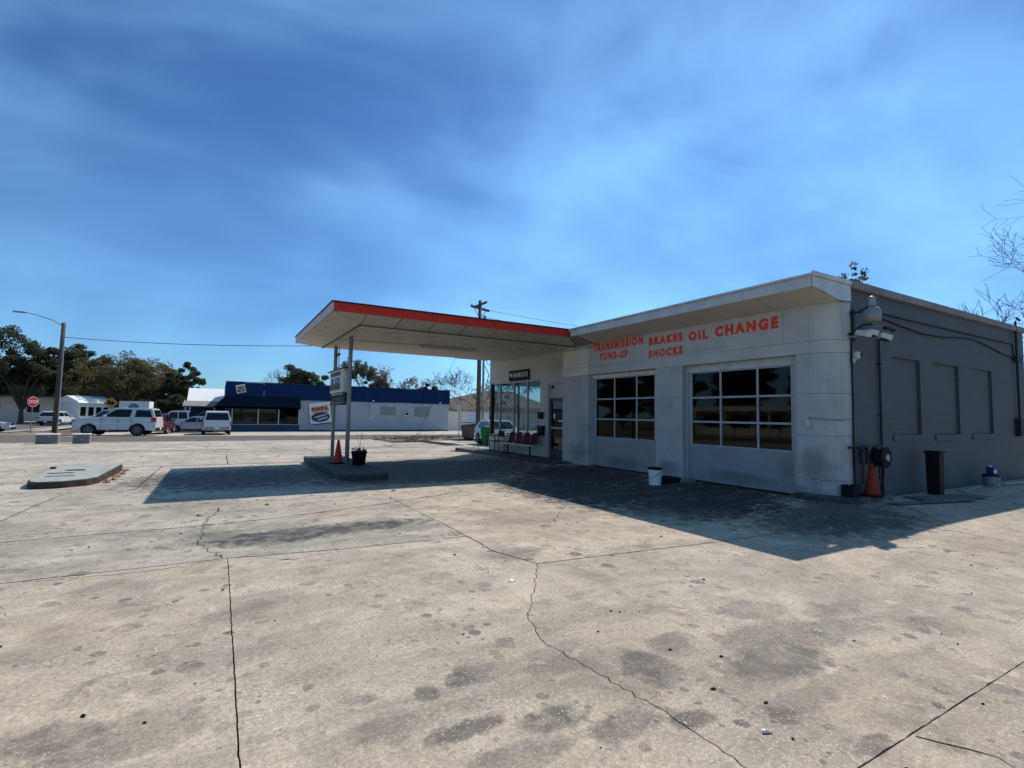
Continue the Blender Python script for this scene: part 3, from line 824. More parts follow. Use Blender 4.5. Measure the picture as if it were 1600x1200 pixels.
# painted lettering on the front
for word, y0, y1, zt, h in (('TRANSMISSION', 11.96, 9.88, 3.80, .255), ('TUNE-UP', 11.66, 10.46, 3.475, .22), ('BRAKES', 9.66, 8.54, 3.70, .22),
                           ('SHOCKS', 9.67, 8.54, 3.37, .215), ('OIL', 8.36, 7.80, 3.675, .23), ('CHANGE', 7.61, 6.09, 3.70, .25)):
    me = text_mesh(word, h, 0.0015, 0.072, 1.40, y0 - y1)
    place_text('lettering', me, 'letter', (FX - .003 - 10.5, y0 - 12, zt - h), (0, -1, 0), (0, 0, 1), ST)['label'] = 'red painted word ' + word
# sectional garage doors
def garage_door(y0, y1, zs, ms, top):
    bm = bmesh.new()
    X0, X1 = 9.93, 9.97
    for z in zs[1:-1]: box(bm, (X0 - .006, y0, z - .022), (X1 - .003, y1, z + .022))
    box(bm, (X0 - .004, y0, zs[0]), (X1 - .001, y1, zs[0] + .03))
    box(bm, (X0 - .004, y0, zs[-1] - .03), (X1 - .001, y1, zs[-1]))
    ed = [y0] + ms + [y1]
    for i, y in enumerate(ed):
        w = .045 if i in (0, len(ed) - 1) else .022
        yy = y + w if i == 0 else y - w if i == len(ed) - 1 else y
        box(bm, (X0 - .008, yy - w, zs[0] + .031), (X1 - .005, yy + w, zs[-1] - .031))
    d = sp('garage_door', bm, 'doorframe')
    sp('bottom_panel', boxes(((X0, y0, FZ), (X1, y1, zs[0] - .001))), 'doorpaint', parent=d)
    for za, zb in zip(zs, zs[1:]):
        for ya, yb in zip(ed, ed[1:]):
            sp('pane', boxes(((9.944, ya + .015, za + .012), (9.952, yb - .015, zb - .012))), 'garageglass', parent=d)
    sp('door_header', boxes(((9.90, y0 - .1, zs[-1] + .002), (9.985, y1 + .1, top))), 'cream' if top < 2.86 else 'metalwhite')
    for ya, yb in ((y0 - .12, y0 - .004), (y1 + .004, y1 + .05)):
        sp('jamb', boxes(((9.86, ya, FZ), (9.99, yb, zs[-1] + .001))), 'lower')
garage_door(5.87, 8.50, [0.95, 1.515, 2.085, 2.70], [6.69, 7.61], 2.868)
garage_door(9.55, 12.11, [0.97, 1.525, 2.12, 2.75], [10.30, 11.20], 2.858)
# garage interior
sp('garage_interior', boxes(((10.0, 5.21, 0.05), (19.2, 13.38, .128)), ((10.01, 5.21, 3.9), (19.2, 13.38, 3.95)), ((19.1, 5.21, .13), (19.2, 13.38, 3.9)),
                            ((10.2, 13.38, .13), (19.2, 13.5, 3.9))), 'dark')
sp('workbench', boxes(((15.5, 6.0, .85), (16.4, 12.0, .95)), ((15.6, 6.1, .13), (16.3, 7.2, .84)), ((15.6, 9.5, .13), (16.3, 11.5, .84))), 'interior')
# office front
OX = 10.0
sp('office_wall', boxes(((OX, 13.521, 0), (OX + .2, 13.72, 3.95)), ((OX, 13.7201, 2.715), (OX + .2, 14.7, 3.95)), ((OX, 14.7001, 0), (OX + .2, 15.25, 3.95)),
                        ((OX, 15.2501, 2.93), (OX + .2, 19.2, 3.95)), ((OX, 15.2501, 0), (OX + .2, 19.2, .76))), 'white')
sp('north_wall', boxes(((OX + .201, 19.0, 0), (12.7, 19.2, .76)), ((OX + .201, 19.0, 2.93), (12.7, 19.2, 3.95)), ((12.7001, 19.0, 0), (19.25, 19.2, 3.95))), 'white')
sp('office_interior', boxes(((OX + .2, 13.51, .05), (13.2, 18.999, .14)), ((OX + .201, 13.51, 3.12), (13.2, 18.999, 3.2)), ((13.2, 13.51, .05), (13.3, 18.999, 3.2)), ((OX + .201, 13.505, .141), (13.2, 13.55, 3.119))), 'interior')
w = sp('office_window', boxes(*[((OX + .06, y - .025, .76), (OX + .13, y + .025, 2.93)) for y in (15.276, 16.25, 17.27, 18.38)],
                              ((OX + .055, 15.251, 2.885), (OX + .135, 19.07, 2.929)), ((OX + .055, 15.251, .761), (OX + .135, 19.07, .80))), 'frame')
for a, b in zip((15.30, 16.275, 17.295, 18.405), (16.225, 17.245, 18.355, 19.06)):
    sp('pane', boxes(((OX + .09, a, .80), (OX + .097, b, 2.885))), 'glass', parent=w)
sp('corner_post', boxes(((OX + .02, 19.07, .761), (OX + .18, 19.19, 2.929))), 'darkframe')
w = sp('north_window', boxes(*[((x - .03, 19.06, .761), (x + .03, 19.14, 2.929)) for x in (11.4, 12.66)], ((OX + .2, 19.06, 2.88), (12.69, 19.13, 2.928))), 'darkframe')
for a, b in ((OX + .21, 11.37), (11.43, 12.63)):
    sp('pane', boxes(((a, 19.095, .77), (b, 19.102, 2.88))), 'glass', parent=w)
sp('transom_panel', boxes(((OX + .05, 13.721, 2.22), (OX + .12, 14.699, 2.714))), 'lower')
d = sp('office_door', boxes(((OX + .05, 13.73, .15), (OX + .11, 14.69, .45)), ((OX + .05, 13.73, .4501), (OX + .11, 13.84, 2.21)), ((OX + .05, 14.58, .4501), (OX + .11, 14.69, 2.21)),
                            ((OX + .05, 13.8401, 2.09), (OX + .11, 14.5799, 2.21)), ((OX + .03, 13.8401, 1.12), (OX + .115, 14.5799, 1.17))), 'darkframe')
sp('pane', boxes(((OX + .078, 13.8401, .45), (OX + .084, 14.5799, 1.12)), ((OX + .078, 13.8401, 1.17), (OX + .084, 14.5799, 2.09))), 'doorglass', parent=d)
sp('push_bar', boxes(((OX + .0, 13.86, 1.175), (OX + .03, 14.56, 1.21))), 'frame', parent=d)
sp('notice', boxes(((OX + .070, 14.40, 1.50), (OX + .0765, 14.50, 1.68))), 'paper', parent=d)
sp('notice', boxes(((OX + .070, 13.95, 1.40), (OX + .0765, 14.2, 1.46))), 'paper', parent=d)
bm = bmesh.new(); lathe(bm, [(.06, 0), (.065, -.02), (.045, -.05), (.01, -.055)], 14, (OX + .05, 14.52, 2.60), 'x'); sp('bell', bm, 'darkmetal')
sp('door_trim', boxes(((OX - .03, 14.70, .15), (OX - .001, 14.82, 2.78)), ((OX - .03, 13.55, 2.72), (OX - .001, 14.6999, 2.78))), 'lower')

# raised walk before the office and the kerbed plinth at the garage corner
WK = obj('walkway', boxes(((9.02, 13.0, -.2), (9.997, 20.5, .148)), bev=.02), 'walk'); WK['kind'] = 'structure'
bm = bmesh.new()
prism(bm, [(9.45, 5.72), (9.45, 5.2), (9.8, 4.72), (11.05, 4.70), (11.05, 4.978), (10.22, 4.978), (9.9, 5.12), (9.748, 5.5), (9.748, 5.72)], -.1, .215, 'z', .02)
PL = obj('plinth', bm, 'walk'); PL['kind'] = 'structure'

# ------------------------------------------------------------------ the canopy
CZ = 3.80
CN = thing('pump_canopy', 'flat white canopy with red edge reaching out from the station on two posts', 'canopy', (3.25, 15.5, 0))
def cp(name, bm, mat, parent=CN, smooth=False, label=None):
    bm.transform(Matrix.Translation((-3.25, -15.5, 0)))
    o = obj(name, bm, mat, parent, smooth)
    if label: o['label'] = label
    return o
X0, X1, Y0, Y1 = 2.2, 9.72, 12.14, 18.76
cp('deck', boxes(((X0 + .03, Y0 + .03, 3.995), (X1, Y1 - .03, 4.17))), 'roofing')
for a, b, o_, k_ in ((X0 + .001, 4.62, 0, 0), (4.62, 7.05, .006, -.004), (7.05, 8.97, .002, .003)):     # lapped lengths, none quite true
    cp('fascia', boxes(((a + .003, Y0 + o_, 3.965 + k_), (b - .003, Y0 + .028, 4.175)), bev=.004), 'red', label='bright red metal edge facing the garage lot')
cp('fascia', boxes(((X0 + .001, Y1 - .028, 3.965), (X1, Y1, 4.175)), bev=.004), 'red')
cp('fascia', boxes(((X0 - .03, Y0, 3.965), (X0, Y1, 4.175)), bev=.004), 'fadedred', label='faded end fascia with red paint worn to pale grey')
cp('drip_edge', boxes(((X0 - .05, Y0 - .03, 4.177), (8.97, Y0 + .06, 4.205)), ((X0 - .05, Y0 + .0601, 4.177), (X0 + .05, Y1 + .03, 4.205))), 'darkmetal')
# sloping band of panels round the soffit
def quad_panel(pts, mat='soffit', name='soffit_panel', t=.012):
    bm = bmesh.new()
    bm.faces.new([bm.verts.new(p) for p in pts]); bm.normal_update()
    if bm.faces[:][0].normal.z > 0: bmesh.ops.reverse_faces(bm, faces=bm.faces)
    bmesh.ops.solidify(bm, geom=bm.faces[:], thickness=t)
    return cp(name, bm, mat)
IX, IY = 2.96, 12.80
ex = [2.97, 3.85, 4.75, 5.63, 6.57, 7.5, 8.4, 9.0]
for a, b in zip(ex, ex[1:]):
    quad_panel([(a + .014, Y0 + .03, 3.97), (b - .014, Y0 + .03, 3.97), (b - .014, IY, CZ + .004), (a + .014, IY, CZ + .004)])
    quad_panel([(a + .008, Y1 - .03, 3.97), (b - .008, Y1 - .03, 3.97), (b - .008, 18.1, CZ + .004), (a + .008, 18.1, CZ + .004)])
quad_panel([(9.008, Y0 + .03, 3.97), (9.70, IY, CZ + .004), (9.008, IY, CZ + .004)])
quad_panel([(9.008, Y1 - .03, 3.97), (9.99, Y1 - .03, 3.97), (9.99, 18.1, CZ + .004), (9.008, 18.1, CZ + .004)])
for s, (ya, yb) in ((1, (Y0, IY)), (-1, (Y1, 18.1))):
    quad_panel([(X0 + .03, ya + .03 * s, 3.97), (2.962, ya + .03 * s, 3.97), (2.962, yb, CZ + .004)])
ey = frange(IY, 18.1, .76)
for a, b in zip(ey, ey[1:]):
    quad_panel([(X0 + .01, a + .012, 3.97), (X0 + .01, b - .012, 3.97), (IX - .006, b - .012, CZ + .004), (IX - .006, a + .012, CZ + .004)])
quad_panel([(X0 + .01, Y0 + .06, 3.968), (X0 + .01, IY - .006, 3.968), (IX - .01, IY - .006, CZ + .006)])
quad_panel([(X0 + .01, Y1 - .06, 3.968), (X0 + .01, 18.106, 3.968), (IX - .01, 18.106, CZ + .006)])
# flat soffit boards
fy = frange(IY, 18.1, .66)
for j, (a, b) in enumerate(zip(fy, fy[1:])):
    fx = [IX, 5.2 + (j % 2) * .6, 7.6 + (j % 3) * .3, 9.99]
    for xa, xb in zip(fx, fx[1:]):
        cp('soffit_board', boxes(((xa + .004, a + .003, CZ), (xb - .004, b - .003, CZ + .012))), 'soffit')
cp('shadow_gap_strip', boxes(((IX - .03, IY - .03, CZ - .022), (9.74, IY + .012, CZ - .001)), ((IX - .03, IY + .0121, CZ - .022), (IX + .012, 18.1, CZ - .001))), 'rust')  # dark strip standing in for the shadow gap round the flat soffit
for i, (x, y) in enumerate([(3.9 + k * 1.05, 13.45) for k in range(6)] + [(4.3 + k * 1.05, 14.35) for k in range(5)]):
    cp('vent_slot', boxes(((x, y, CZ - .004), (x + .32, y + .035, CZ - .0005))), 'darkmetal')
lf = cp('light_fixture', boxes(((5.4, 15.2, CZ - .07), (7.4, 15.32, CZ - .002)), bev=.01), 'metalwhite')
cp('tube', tubes((((5.45, 15.26, CZ - .09), (7.35, 15.26, CZ - .09)), .018)), 'signwhite', parent=lf)
lf = cp('conduit', tubes((((IX + .1, 15.6, CZ - .02), (5.4, 15.28, CZ - .02)), .012)), 'metalwhite')
cp('gutter_stub', boxes(((8.2, 18.5, 3.86), (9.6, 18.74, 3.95))), 'darkmetal')
for (x, y) in ((3.22, 14.95), (3.28, 17.45)):
    bm = bmesh.new()
    tube(bm, [(x, y, .05), (x, y, CZ - .001)], .058, 14)
    c = cp('column', bm, 'column', smooth=True)
    bm = bmesh.new(); lathe(bm, [(.11, CZ - .012), (.11, CZ - .002)], 14, (x, y, 0)); cp('flange', bm, 'metalwhite', parent=c)
cp('conduit', tubes((((3.36, 17.3, 2.85), (3.36, 17.3, CZ - .01)), .015)), 'metalwhite')
cp('bracket', boxes(((3.25, 16.9, CZ - .34), (3.32, 17.38, CZ - .28))), 'darkmetal')
cp('scuff', tubes((((3.165, 14.93, .35), (3.165, 14.93, .95)), .008)), 'darkmetal')

SB = thing('price_sign', 'cream box sign with red and blue panel hung between the canopy posts', 'sign', (3.2, 16.2, 2.2))
def lp(name, bm, mat, par, smooth=False, origin=None, label=None):
    """part of a thing that sits at par.location (no rotation), given in world coordinates"""
    bm.transform(Matrix.Translation(-Vector(par.location if origin is None else origin)))
    o = obj(name, bm, mat, par, smooth)
    if label: o['label'] = label
    return o
lp('cabinet', boxes(((3.05, 15.08, 2.2), (3.25, 16.95, 2.88)), bev=.01), 'cream', SB)
lp('panel', boxes(((3.036, 15.3, 2.26), (3.0485, 16.90, 2.84))), 'signwhite', SB)
lp('panel', boxes(((3.027, 15.34, 2.70), (3.0355, 16.86, 2.82))), 'rust', SB, label='dark faded strip on the sign')
lp('panel', boxes(((3.027, 15.34, 2.28), (3.0355, 16.86, 2.45))), 'rust', SB, label='faded red strip on the sign')
lp('panel', boxes(((3.027, 15.45, 2.46), (3.0355, 16.7, 2.64))), 'signblue', SB, label='blue emblem strip on the sign')
lp('emblem', boxes(((3.02, 16.05, 2.48), (3.0265, 16.22, 2.62)), ((3.02, 15.7, 2.52), (3.0265, 15.86, 2.58))), 'signwhite', SB)
lp('top_bar', boxes(((3.03, 14.95, 2.885), (3.27, 17.4, 2.915))), 'darkmetal', SB)
DB = thing('plastic_display', 'small clear plastic box under the cream box sign', 'display box', (3.2, 16.2, 1.85))
lp('shell', boxes(((3.07, 15.1, 1.86), (3.24, 16.9, 2.17)), bev=.04), 'clearplastic', DB)
lp('tray', boxes(((3.05, 15.06, 1.83), (3.26, 16.95, 1.858))), 'darkmetal', DB)
lp('insert', boxes(((3.1, 15.4, 1.862), (3.16, 16.3, 2.1))), 'steel', DB)

# pump islands
def island(name, label, pts, top, mat, low=-.2):
    bm = bmesh.new()
    prism(bm, pts, low, top, 'z', .02)
    return tag(obj(name, bm, mat), label, 'pump island')
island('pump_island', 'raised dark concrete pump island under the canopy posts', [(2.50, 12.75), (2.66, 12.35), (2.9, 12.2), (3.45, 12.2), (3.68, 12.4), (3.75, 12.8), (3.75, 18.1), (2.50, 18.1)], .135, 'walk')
FI = thing('pump_island', 'bare flat pump island with steel top standing out in the sun', 'pump island', (-2.9, 15.5, -.04))
OUT = [(-3.36, 14.1), (-3.28, 13.75), (-3.12, 13.55), (-2.7, 13.55), (-2.36, 13.8), (-2.22, 14.2), (-2.2, 17.2), (-3.66, 17.6)]
bm = bmesh.new(); prism(bm, OUT, -.12, .105, 'z', .015); lp('kerb', bm, 'kerbdark', FI)
bm = bmesh.new(); prism(bm, inset(OUT, .035), .106, .118, 'z'); lp('steel_top', bm, 'plate', FI)
for x0, x1, y0, y1 in ((-3.1, -2.75, 15.7, 16.0), (-3.3, -2.85, 15.15, 15.32), (-3.2, -2.7, 14.5, 14.62)):
    lp('opening', boxes(((x0, y0, .1185), (x1, y1, .122))), 'darkmetal', FI)
lp('stub', boxes(((-3.50, 16.3, .119), (-3.40, 16.42, .16))), 'darkmetal', FI)
rr = random.Random(8)
for i in range(26):
    x, y, r = -2.14 + rr.uniform(-.03, .12), rr.uniform(14.1, 17.3), rr.uniform(.03, .075)
    bm = bmesh.new(); bmesh.ops.create_icosphere(bm, subdivisions=1, radius=r)
    for v in bm.verts: v.co = Vector((v.co.x * rr.uniform(.7, 1.2), v.co.y * rr.uniform(.8, 1.6), v.co.z * .6)) + Vector((x, y, gz(x, y) + r * .3))
    lp('rubble_stone', bm, 'rubble', FI)

# ------------------------------------------------------------------ things under and about the canopy
def cone(label, x, y, z, h, mat='orange'):
    t = thing('traffic_cone', label, 'traffic cone', (x, y, z), 0.3)
    obj('base', boxes(((-.18, -.18, 0), (.18, .18, .035)), bev=.008), 'black', t)
    bm = bmesh.new()
    lathe(bm, [(.135, .036), (.128, .06), (.032, h - .02), (.024, h)], 18)
    obj('body', bm, mat, t, True)
    return t
cone('red orange traffic cone between the canopy posts', 3.02, 15.18, .135, .68, 'redcone')
PT = thing('planter', 'black pot with a dry leafless plant beside the near canopy post', 'planter', (3.48, 14.62, .135))
bm = bmesh.new(); lathe(bm, [(.15, 0), (.17, .02), (.21, .33), (.225, .34), (.225, .38), (.195, .38), (.19, .33)], 18); obj('pot', bm, 'black', PT, True)
bm = bmesh.new(); lathe(bm, [(.19, .30), (.1, .335), (.01, .34)], 14); obj('potting_soil', bm, 'soil', PT)
bm = bmesh.new()
rr = random.Random(3)
tube(bm, [(0, 0, .33), (.03, .01, .6), (.06, .02, .88)], [.009, .006, .004], 5)
tube(bm, [(.01, 0, .5), (-.05, .02, .75), (-.07, .02, .9)], [.005, .004, .003], 5)
tube(bm, [(.06, .02, .8), (.1, .05, .92)], [.004, .003], 5)
obj('stalk', bm, 'twig', PT)
bm = bmesh.new()
for i in range(46):
    a, rr_ = rr.uniform(0, 6.28), rr.uniform(.02, .2)
    c = Vector((rr_ * math.cos(a), rr_ * math.sin(a), rr.uniform(.36, .47)))
    s, u = Vector((rr.gauss(0, 1), rr.gauss(0, 1), rr.gauss(0, 1))).normalized() * .045, Vector((rr.gauss(0, 1), rr.gauss(0, 1), rr.gauss(0, 1))).normalized() * .03
    bm.faces.new([bm.verts.new(c + q) for q in (s, u, -s, -u)])
obj('leaves', bm, 'leafdark', PT)

# shop sign over the office window
HS = thing('shop_sign', 'black rectangular sign with white HANKOOK lettering above the office window', 'sign', (9.95, 16.7, 3.14))
lp('board', boxes(((9.945, 15.97, 2.94), (9.998, 17.46, 3.345)), bev=.006), 'black', HS)
lp('border', boxes(((9.939, 15.98, 2.952), (9.9445, 17.45, 2.960)), ((9.939, 15.98, 3.325), (9.9445, 17.45, 3.333))), 'darkmetal', HS)
me = text_mesh('HANKOOK', .20, .002, .014, 1.2, 1.10)
place_text('lettering', me, 'signwhite', (9.942 - 9.95, 17.12 - 16.7, 3.06 - 3.14), (0, -1, 0), (0, 0, 1), HS)
bm = bmesh.new()
for pts in ([(0, .5), (.45, 1), (.55, .62), (1, .62), (.62, .35), (.5, 0), (.38, .32)], [(.1, .75), (.35, 1.05), (.3, .72)], [(.6, .1), (.95, .35), (.75, .05)]):
    prism(bm, [(17.40 - .23 * p[0], 3.065 + .2 * p[1]) for p in pts], 9.9405, 9.9445, 'x')
lp('emblem', bm, 'signwhite', HS)

# red tandem seating
BN = thing('tandem_bench', 'bench of four joined dark red shell seats below the office window', 'bench', (9.62, 15.95, .148))
lp('beam', boxes(((9.56, 14.95, .50), (9.62, 17.1, .55)), ((9.40, 14.95, .535), (9.43, 17.1, .56))), 'frame', BN)
for y in (15.25, 16.85):
    lp('leg', boxes(((9.565, y - .025, .17), (9.615, y + .025, .50)), ((9.36, y - .03, .15), (9.86, y + .03, .175))), 'darkmetal', BN)
for i in range(4):
    y = 15.18 + i * .53
    bm = bmesh.new()
    # shell seat: profile swept across its width with a rounded back
    prof = [(9.36, .585), (9.40, .60), (9.55, .575), (9.68, .58), (9.735, .63), (9.76, .75), (9.79, .90), (9.81, .985)]
    wid = [.20, .225, .235, .235, .23, .225, .215, .14]
    rows = []
    for (x, z), wd in zip(prof, wid):
        rows.append([bm.verts.new((x + .03 * (abs(t) ** 2) * (-1 if z > .65 else 0), y + wd * t, z + (.02 * t * t if z < .65 else -.02 * t * t))) for t in (-1, -.6, -.2, .2, .6, 1)])
    for a, b in zip(rows, rows[1:]):
        for k in range(5): bm.faces.new((a[k], a[k + 1], b[k + 1], b[k]))
    bmesh.ops.solidify(bm, geom=bm.faces[:], thickness=.014)
    lp('seat', bm, 'redseat', BN, True)
TC = thing('metal_chair', 'black metal frame chair left of the red seats', 'chair', (9.6, 17.75, .148))
lp('seat', boxes(((9.36, 17.45, .55), (9.8, 17.92, .585)), bev=.01), 'black', TC)
for x in (9.37, 9.78):
    for y in (17.46, 17.91):
        lp('leg', tubes((((x, y, .148), (x, y, .55 if x < 9.5 else .98)), .014)), 'black', TC)
lp('backrest', boxes(((9.77, 17.48, .74), (9.795, 17.89, .97))), 'black', TC)
lp('armrest', tubes((((9.37, 17.46, .56), (9.37, 17.46, .78), (9.78, 17.46, .80)), .013)), 'black', TC)
lp('armrest', tubes((((9.37, 17.91, .56), (9.37, 17.91, .78), (9.78, 17.91, .80)), .013)), 'black', TC)
ST2 = thing('side_table', 'small black tube frame table at the left end of the office window', 'side table', (9.55, 18.55, .148))
lp('top', boxes(((9.32, 18.2, .74), (9.78, 18.85, .765)), bev=.005), 'black', ST2)
for x in (9.34, 9.76):
    for y in (18.22, 18.83): lp('leg', tubes((((x, y, .148), (x, y, .74)), .012)), 'black', ST2)
lp('rail', tubes((((9.34, 18.22, .36), (9.34, 18.83, .36)), .010)), 'black', ST2)
for nm, lab, y0, y1, z0, z1 in (('mailbox', 'small dark mailbox high beside the office door', 15.02, 15.2, 1.48, 1.72), ('mailbox', 'larger dark mailbox low beside the office door', 14.92, 15.24, .90, 1.24)):
    t = thing(nm, lab, 'mailbox', (9.95, (y0 + y1) / 2, z0))
    lp('body', boxes(((9.87, y0, z0), (9.998, y1, z1)), bev=.01), 'black', t)
    lp('lid', boxes(((9.855, y0 - .008, z1 - .07), (9.868, y1 + .008, z1 + .006))), 'darkmetal', t)

# ------------------------------------------------------------------ by the garage doors and the side wall
def bucket(label, x, y, r=.15, h=.37, lid='black', mat='bucket'):
    z = gz(x, y)
    t = thing('bucket', label, 'bucket', (x, y, z))
    bm = bmesh.new(); lathe(bm, [(r * .86, 0), (r * .88, .01), (r, h - .06), (r * 1.05, h - .055), (r * 1.05, h - .03), (r, h - .03), (r, h)], 20); obj('body', bm, mat, t, False)
    if lid:
        bm = bmesh.new(); lathe(bm, [(r * 1.08, h - .025), (r * 1.09, h + .012), (r * .98, h + .02), (.01, h + .018)], 20); obj('lid', bm, lid, t)
    bm = bmesh.new()
    tube(bm, [(-r * 1.06 * math.sin(a) - .004, r * 1.06 * math.cos(a), h - .06 - .15 * math.sin(a)) for a in [math.pi * i / 10 for i in range(11)]], .004, 5)
    obj('handle', bm, 'darkmetal', t)
    return t
bucket('white plastic bucket with black lid before the pier between the garage doors', 8.62, 8.36)
MT = thing('folded_mat', 'folded black rubber mat beside the white bucket', 'mat', (9.15, 8.5, gz(9.15, 8.5)))
obj('lower_fold', boxes(((-.3, -.26, 0), (.3, .26, .045)), bev=.015), 'rubber', MT)
obj('upper_fold', boxes(((-.28, -.2, .046), (.26, .25, .10)), bev=.02), 'rubber', MT)
obj('offcut', boxes(((.1, -.5, 0), (.4, -.3, .06)), bev=.01), 'concrete_block', MT)

OU = thing('outlet_box', 'small pale outlet box with conduit on the rounded white corner', 'outlet', (9.72, 5.5, 1.5))
lp('cover', boxes(((9.70, 5.49, 1.46), (9.749, 5.56, 1.60)), bev=.006), 'metalwhite', OU)
def on_corner(t, off=.015):   # point on the rounded corner, t 0..1 front to side
    a = t * math.pi / 2
    return 10.25 - (.5 + off) * math.cos(a), 5.48 - (.5 + off) * math.sin(a)
pts = [(9.725, 5.52, 1.60), (9.725, 5.50, 1.64)] + [(*on_corner(t), 1.645 - .05 * math.sin(t * 2.6) + .02 * t) for t in (0, .2, .4, .6, .8, .95)]
lp('conduit', tubes((pts, .013)), 'pvc', OU)
CB = tag(obj('corner_cable', tubes(([(10.20, 4.955, .3), (10.19, 4.955, 1.2), (10.21, 4.955, 2.0), (10.20, 4.955, 2.7), (10.23, 4.95, 3.25)], .016)), 'black'), 'black cable running down the rounded corner of the station', 'cable')
DP = thing('vertical_conduit', 'dark vertical pipe clamped to the grey side wall near its corner', 'pipe', (11.22, 4.95, .13))
lp('pipe', tubes((((11.22, 4.945, .13), (11.22, 4.945, 3.3)), .022)), 'darkmetal', DP)
for z in (.7, 1.7, 2.7): lp('clamp', boxes(((11.185, 4.915, z), (11.255, 4.979, z + .03))), 'darkmetal', DP)

# yard lamp, floods and cameras on the side wall
YL = thing('yard_lamp', 'grey dome yard lamp on a bracket high on the grey side wall', 'lamp', (10.5, 4.7, 3.5))
bm = bmesh.new(); lathe(bm, [(.09, 3.40), (.135, 3.41), (.145, 3.52), (.14, 3.60), (.10, 3.66), (.07, 3.68)], 20, (10.22, 4.6, 0)); lp('housing', bm, 'lamp_glass', YL, True)
bm = bmesh.new(); lathe(bm, [(.07, 3.682), (.068, 3.74), (.06, 3.82), (.065, 3.84), (.03, 3.87), (.01, 3.875)], 14, (10.22, 4.6, 0)); lp('cap', bm, 'steel', YL, True)
lp('arm', tubes((((10.22, 4.97, 3.62), (10.16, 4.75, 3.60), (10.10, 4.62, 3.66)), .02)), 'darkmetal', YL)
lp('arm', tubes((((10.12, 4.96, 3.2), (10.12, 4.72, 3.34), (10.2, 4.6, 3.36)), .022)), 'darkmetal', YL)
lp('bracket', boxes(((10.26, 4.94, 3.1), (10.33, 4.978, 3.7))), 'darkmetal', YL)
FL = thing('flood_light', 'pair of pale angled flood lights under the yard lamp', 'flood light', (10.4, 4.7, 3.25))
def flood(x, y, z, yaw, pitch):
    bm = bmesh.new()
    prism(bm, [(-.02, -.04), (.2, -.055), (.22, .055), (0, .045)], -.075, .075, 'y', .012)
    bm.transform(Matrix.Translation((x, y, z)) @ Matrix.Rotation(yaw, 4, 'Z') @ Matrix.Rotation(pitch, 4, 'Y'))
    h = lp('head', bm, 'metalwhite', FL)
    bm = bmesh.new(); box(bm, (.03, -.06, -.066), (.19, .06, -.056))
    bm.transform(Matrix.Translation((x, y, z)) @ Matrix.Rotation(yaw, 4, 'Z') @ Matrix.Rotation(pitch, 4, 'Y'))
    lp('lens', bm, 'darkframe', FL)
flood(10.28, 4.72, 3.24, RAD(-12), RAD(8)); flood(10.02, 4.74, 3.2, RAD(-100), RAD(14)); flood(10.50, 4.62, 3.18, RAD(-25), RAD(14))
lp('mount', tubes((((10.15, 4.97, 3.16), (10.15, 4.78, 3.16), (10.55, 4.76, 3.2)), .02)), 'steel', FL)
K1 = thing('security_camera', 'small bullet camera at the end of a bracket under the yard lamp', 'camera', (10.9, 4.7, 3.35))
lp('body', tubes((((10.80, 4.66, 3.36), (10.98, 4.60, 3.33)), .035), (((10.97, 4.604, 3.332), (11.0, 4.594, 3.327)), .042), seg=12), 'darkmetal', K1)
lp('bracket', tubes((((10.70, 4.975, 3.38), (10.72, 4.8, 3.40), (10.83, 4.66, 3.38)), .014)), 'steel', K1)
K2 = thing('security_camera', 'white turret camera with dark lens low under the flood lights', 'camera', (10.35, 4.9, 2.8))
bm = bmesh.new(); lathe(bm, [(.085, 0), (.085, -.035), (.07, -.075), (.045, -.10), (.01, -.108)], 18, (10.35, 4.978, 2.83), 'y'); lp('body', bm, 'metalwhite', K2, True)
bm = bmesh.new(); lathe(bm, [(.032, -.10), (.032, -.118), (.01, -.121)], 14, (10.375, 4.978, 2.83), 'y'); lp('lens', bm, 'black', K2)
lp('conduit', tubes((((10.24, 4.955, 2.75), (10.24, 4.955, 3.2)), .016)), 'pvc', K2)
lp('box', boxes(((10.2, 4.93, 2.68), (10.3, 4.978, 2.76))), 'steel', K2)
tag(obj('wall_cable', tubes(([(10.6, 4.955, 3.72), (11.51, 4.955, 3.74), (13, 4.955, 3.73), (14.83, 4.955, 3.73), (17, 4.955, 3.72), (18.45, 4.955, 3.72), (18.5, 4.955, 3.5), (18.55, 4.955, 3.36)], .014)), 'black'), 'straight upper black cable along the grey side wall', 'cable')
tag(obj('wall_cable', tubes(([(10.95, 4.955, 3.68), (11.9, 4.955, 3.6), (12.6, 4.955, 3.54), (13.18, 4.955, 3.50), (14.2, 4.955, 3.52), (15.16, 4.955, 3.60), (15.9, 4.955, 3.62), (16.71, 4.955, 3.54), (17.6, 4.955, 3.42), (18.55, 4.955, 3.34)], .014)), 'black'), 'sagging lower black cable along the grey side wall', 'cable')
EB = thing('service_entry', 'dark weatherhead and meter box at the far end of the grey side wall', 'electric meter', (18.65, 4.9, 1.2))
lp('pipe', tubes((((18.62, 4.92, 1.7), (18.62, 4.92, 4.35), (18.68, 4.9, 4.45), (18.82, 4.88, 4.40)), .028)), 'darkmetal', EB)
lp('meter_box', boxes(((18.48, 4.86, 1.25), (18.78, 4.978, 1.72)), bev=.01), 'darkmetal', EB)
lp('splitter', boxes(((18.5, 4.88, 3.25), (18.9, 4.978, 3.42)), bev=.01), 'darkmetal', EB)

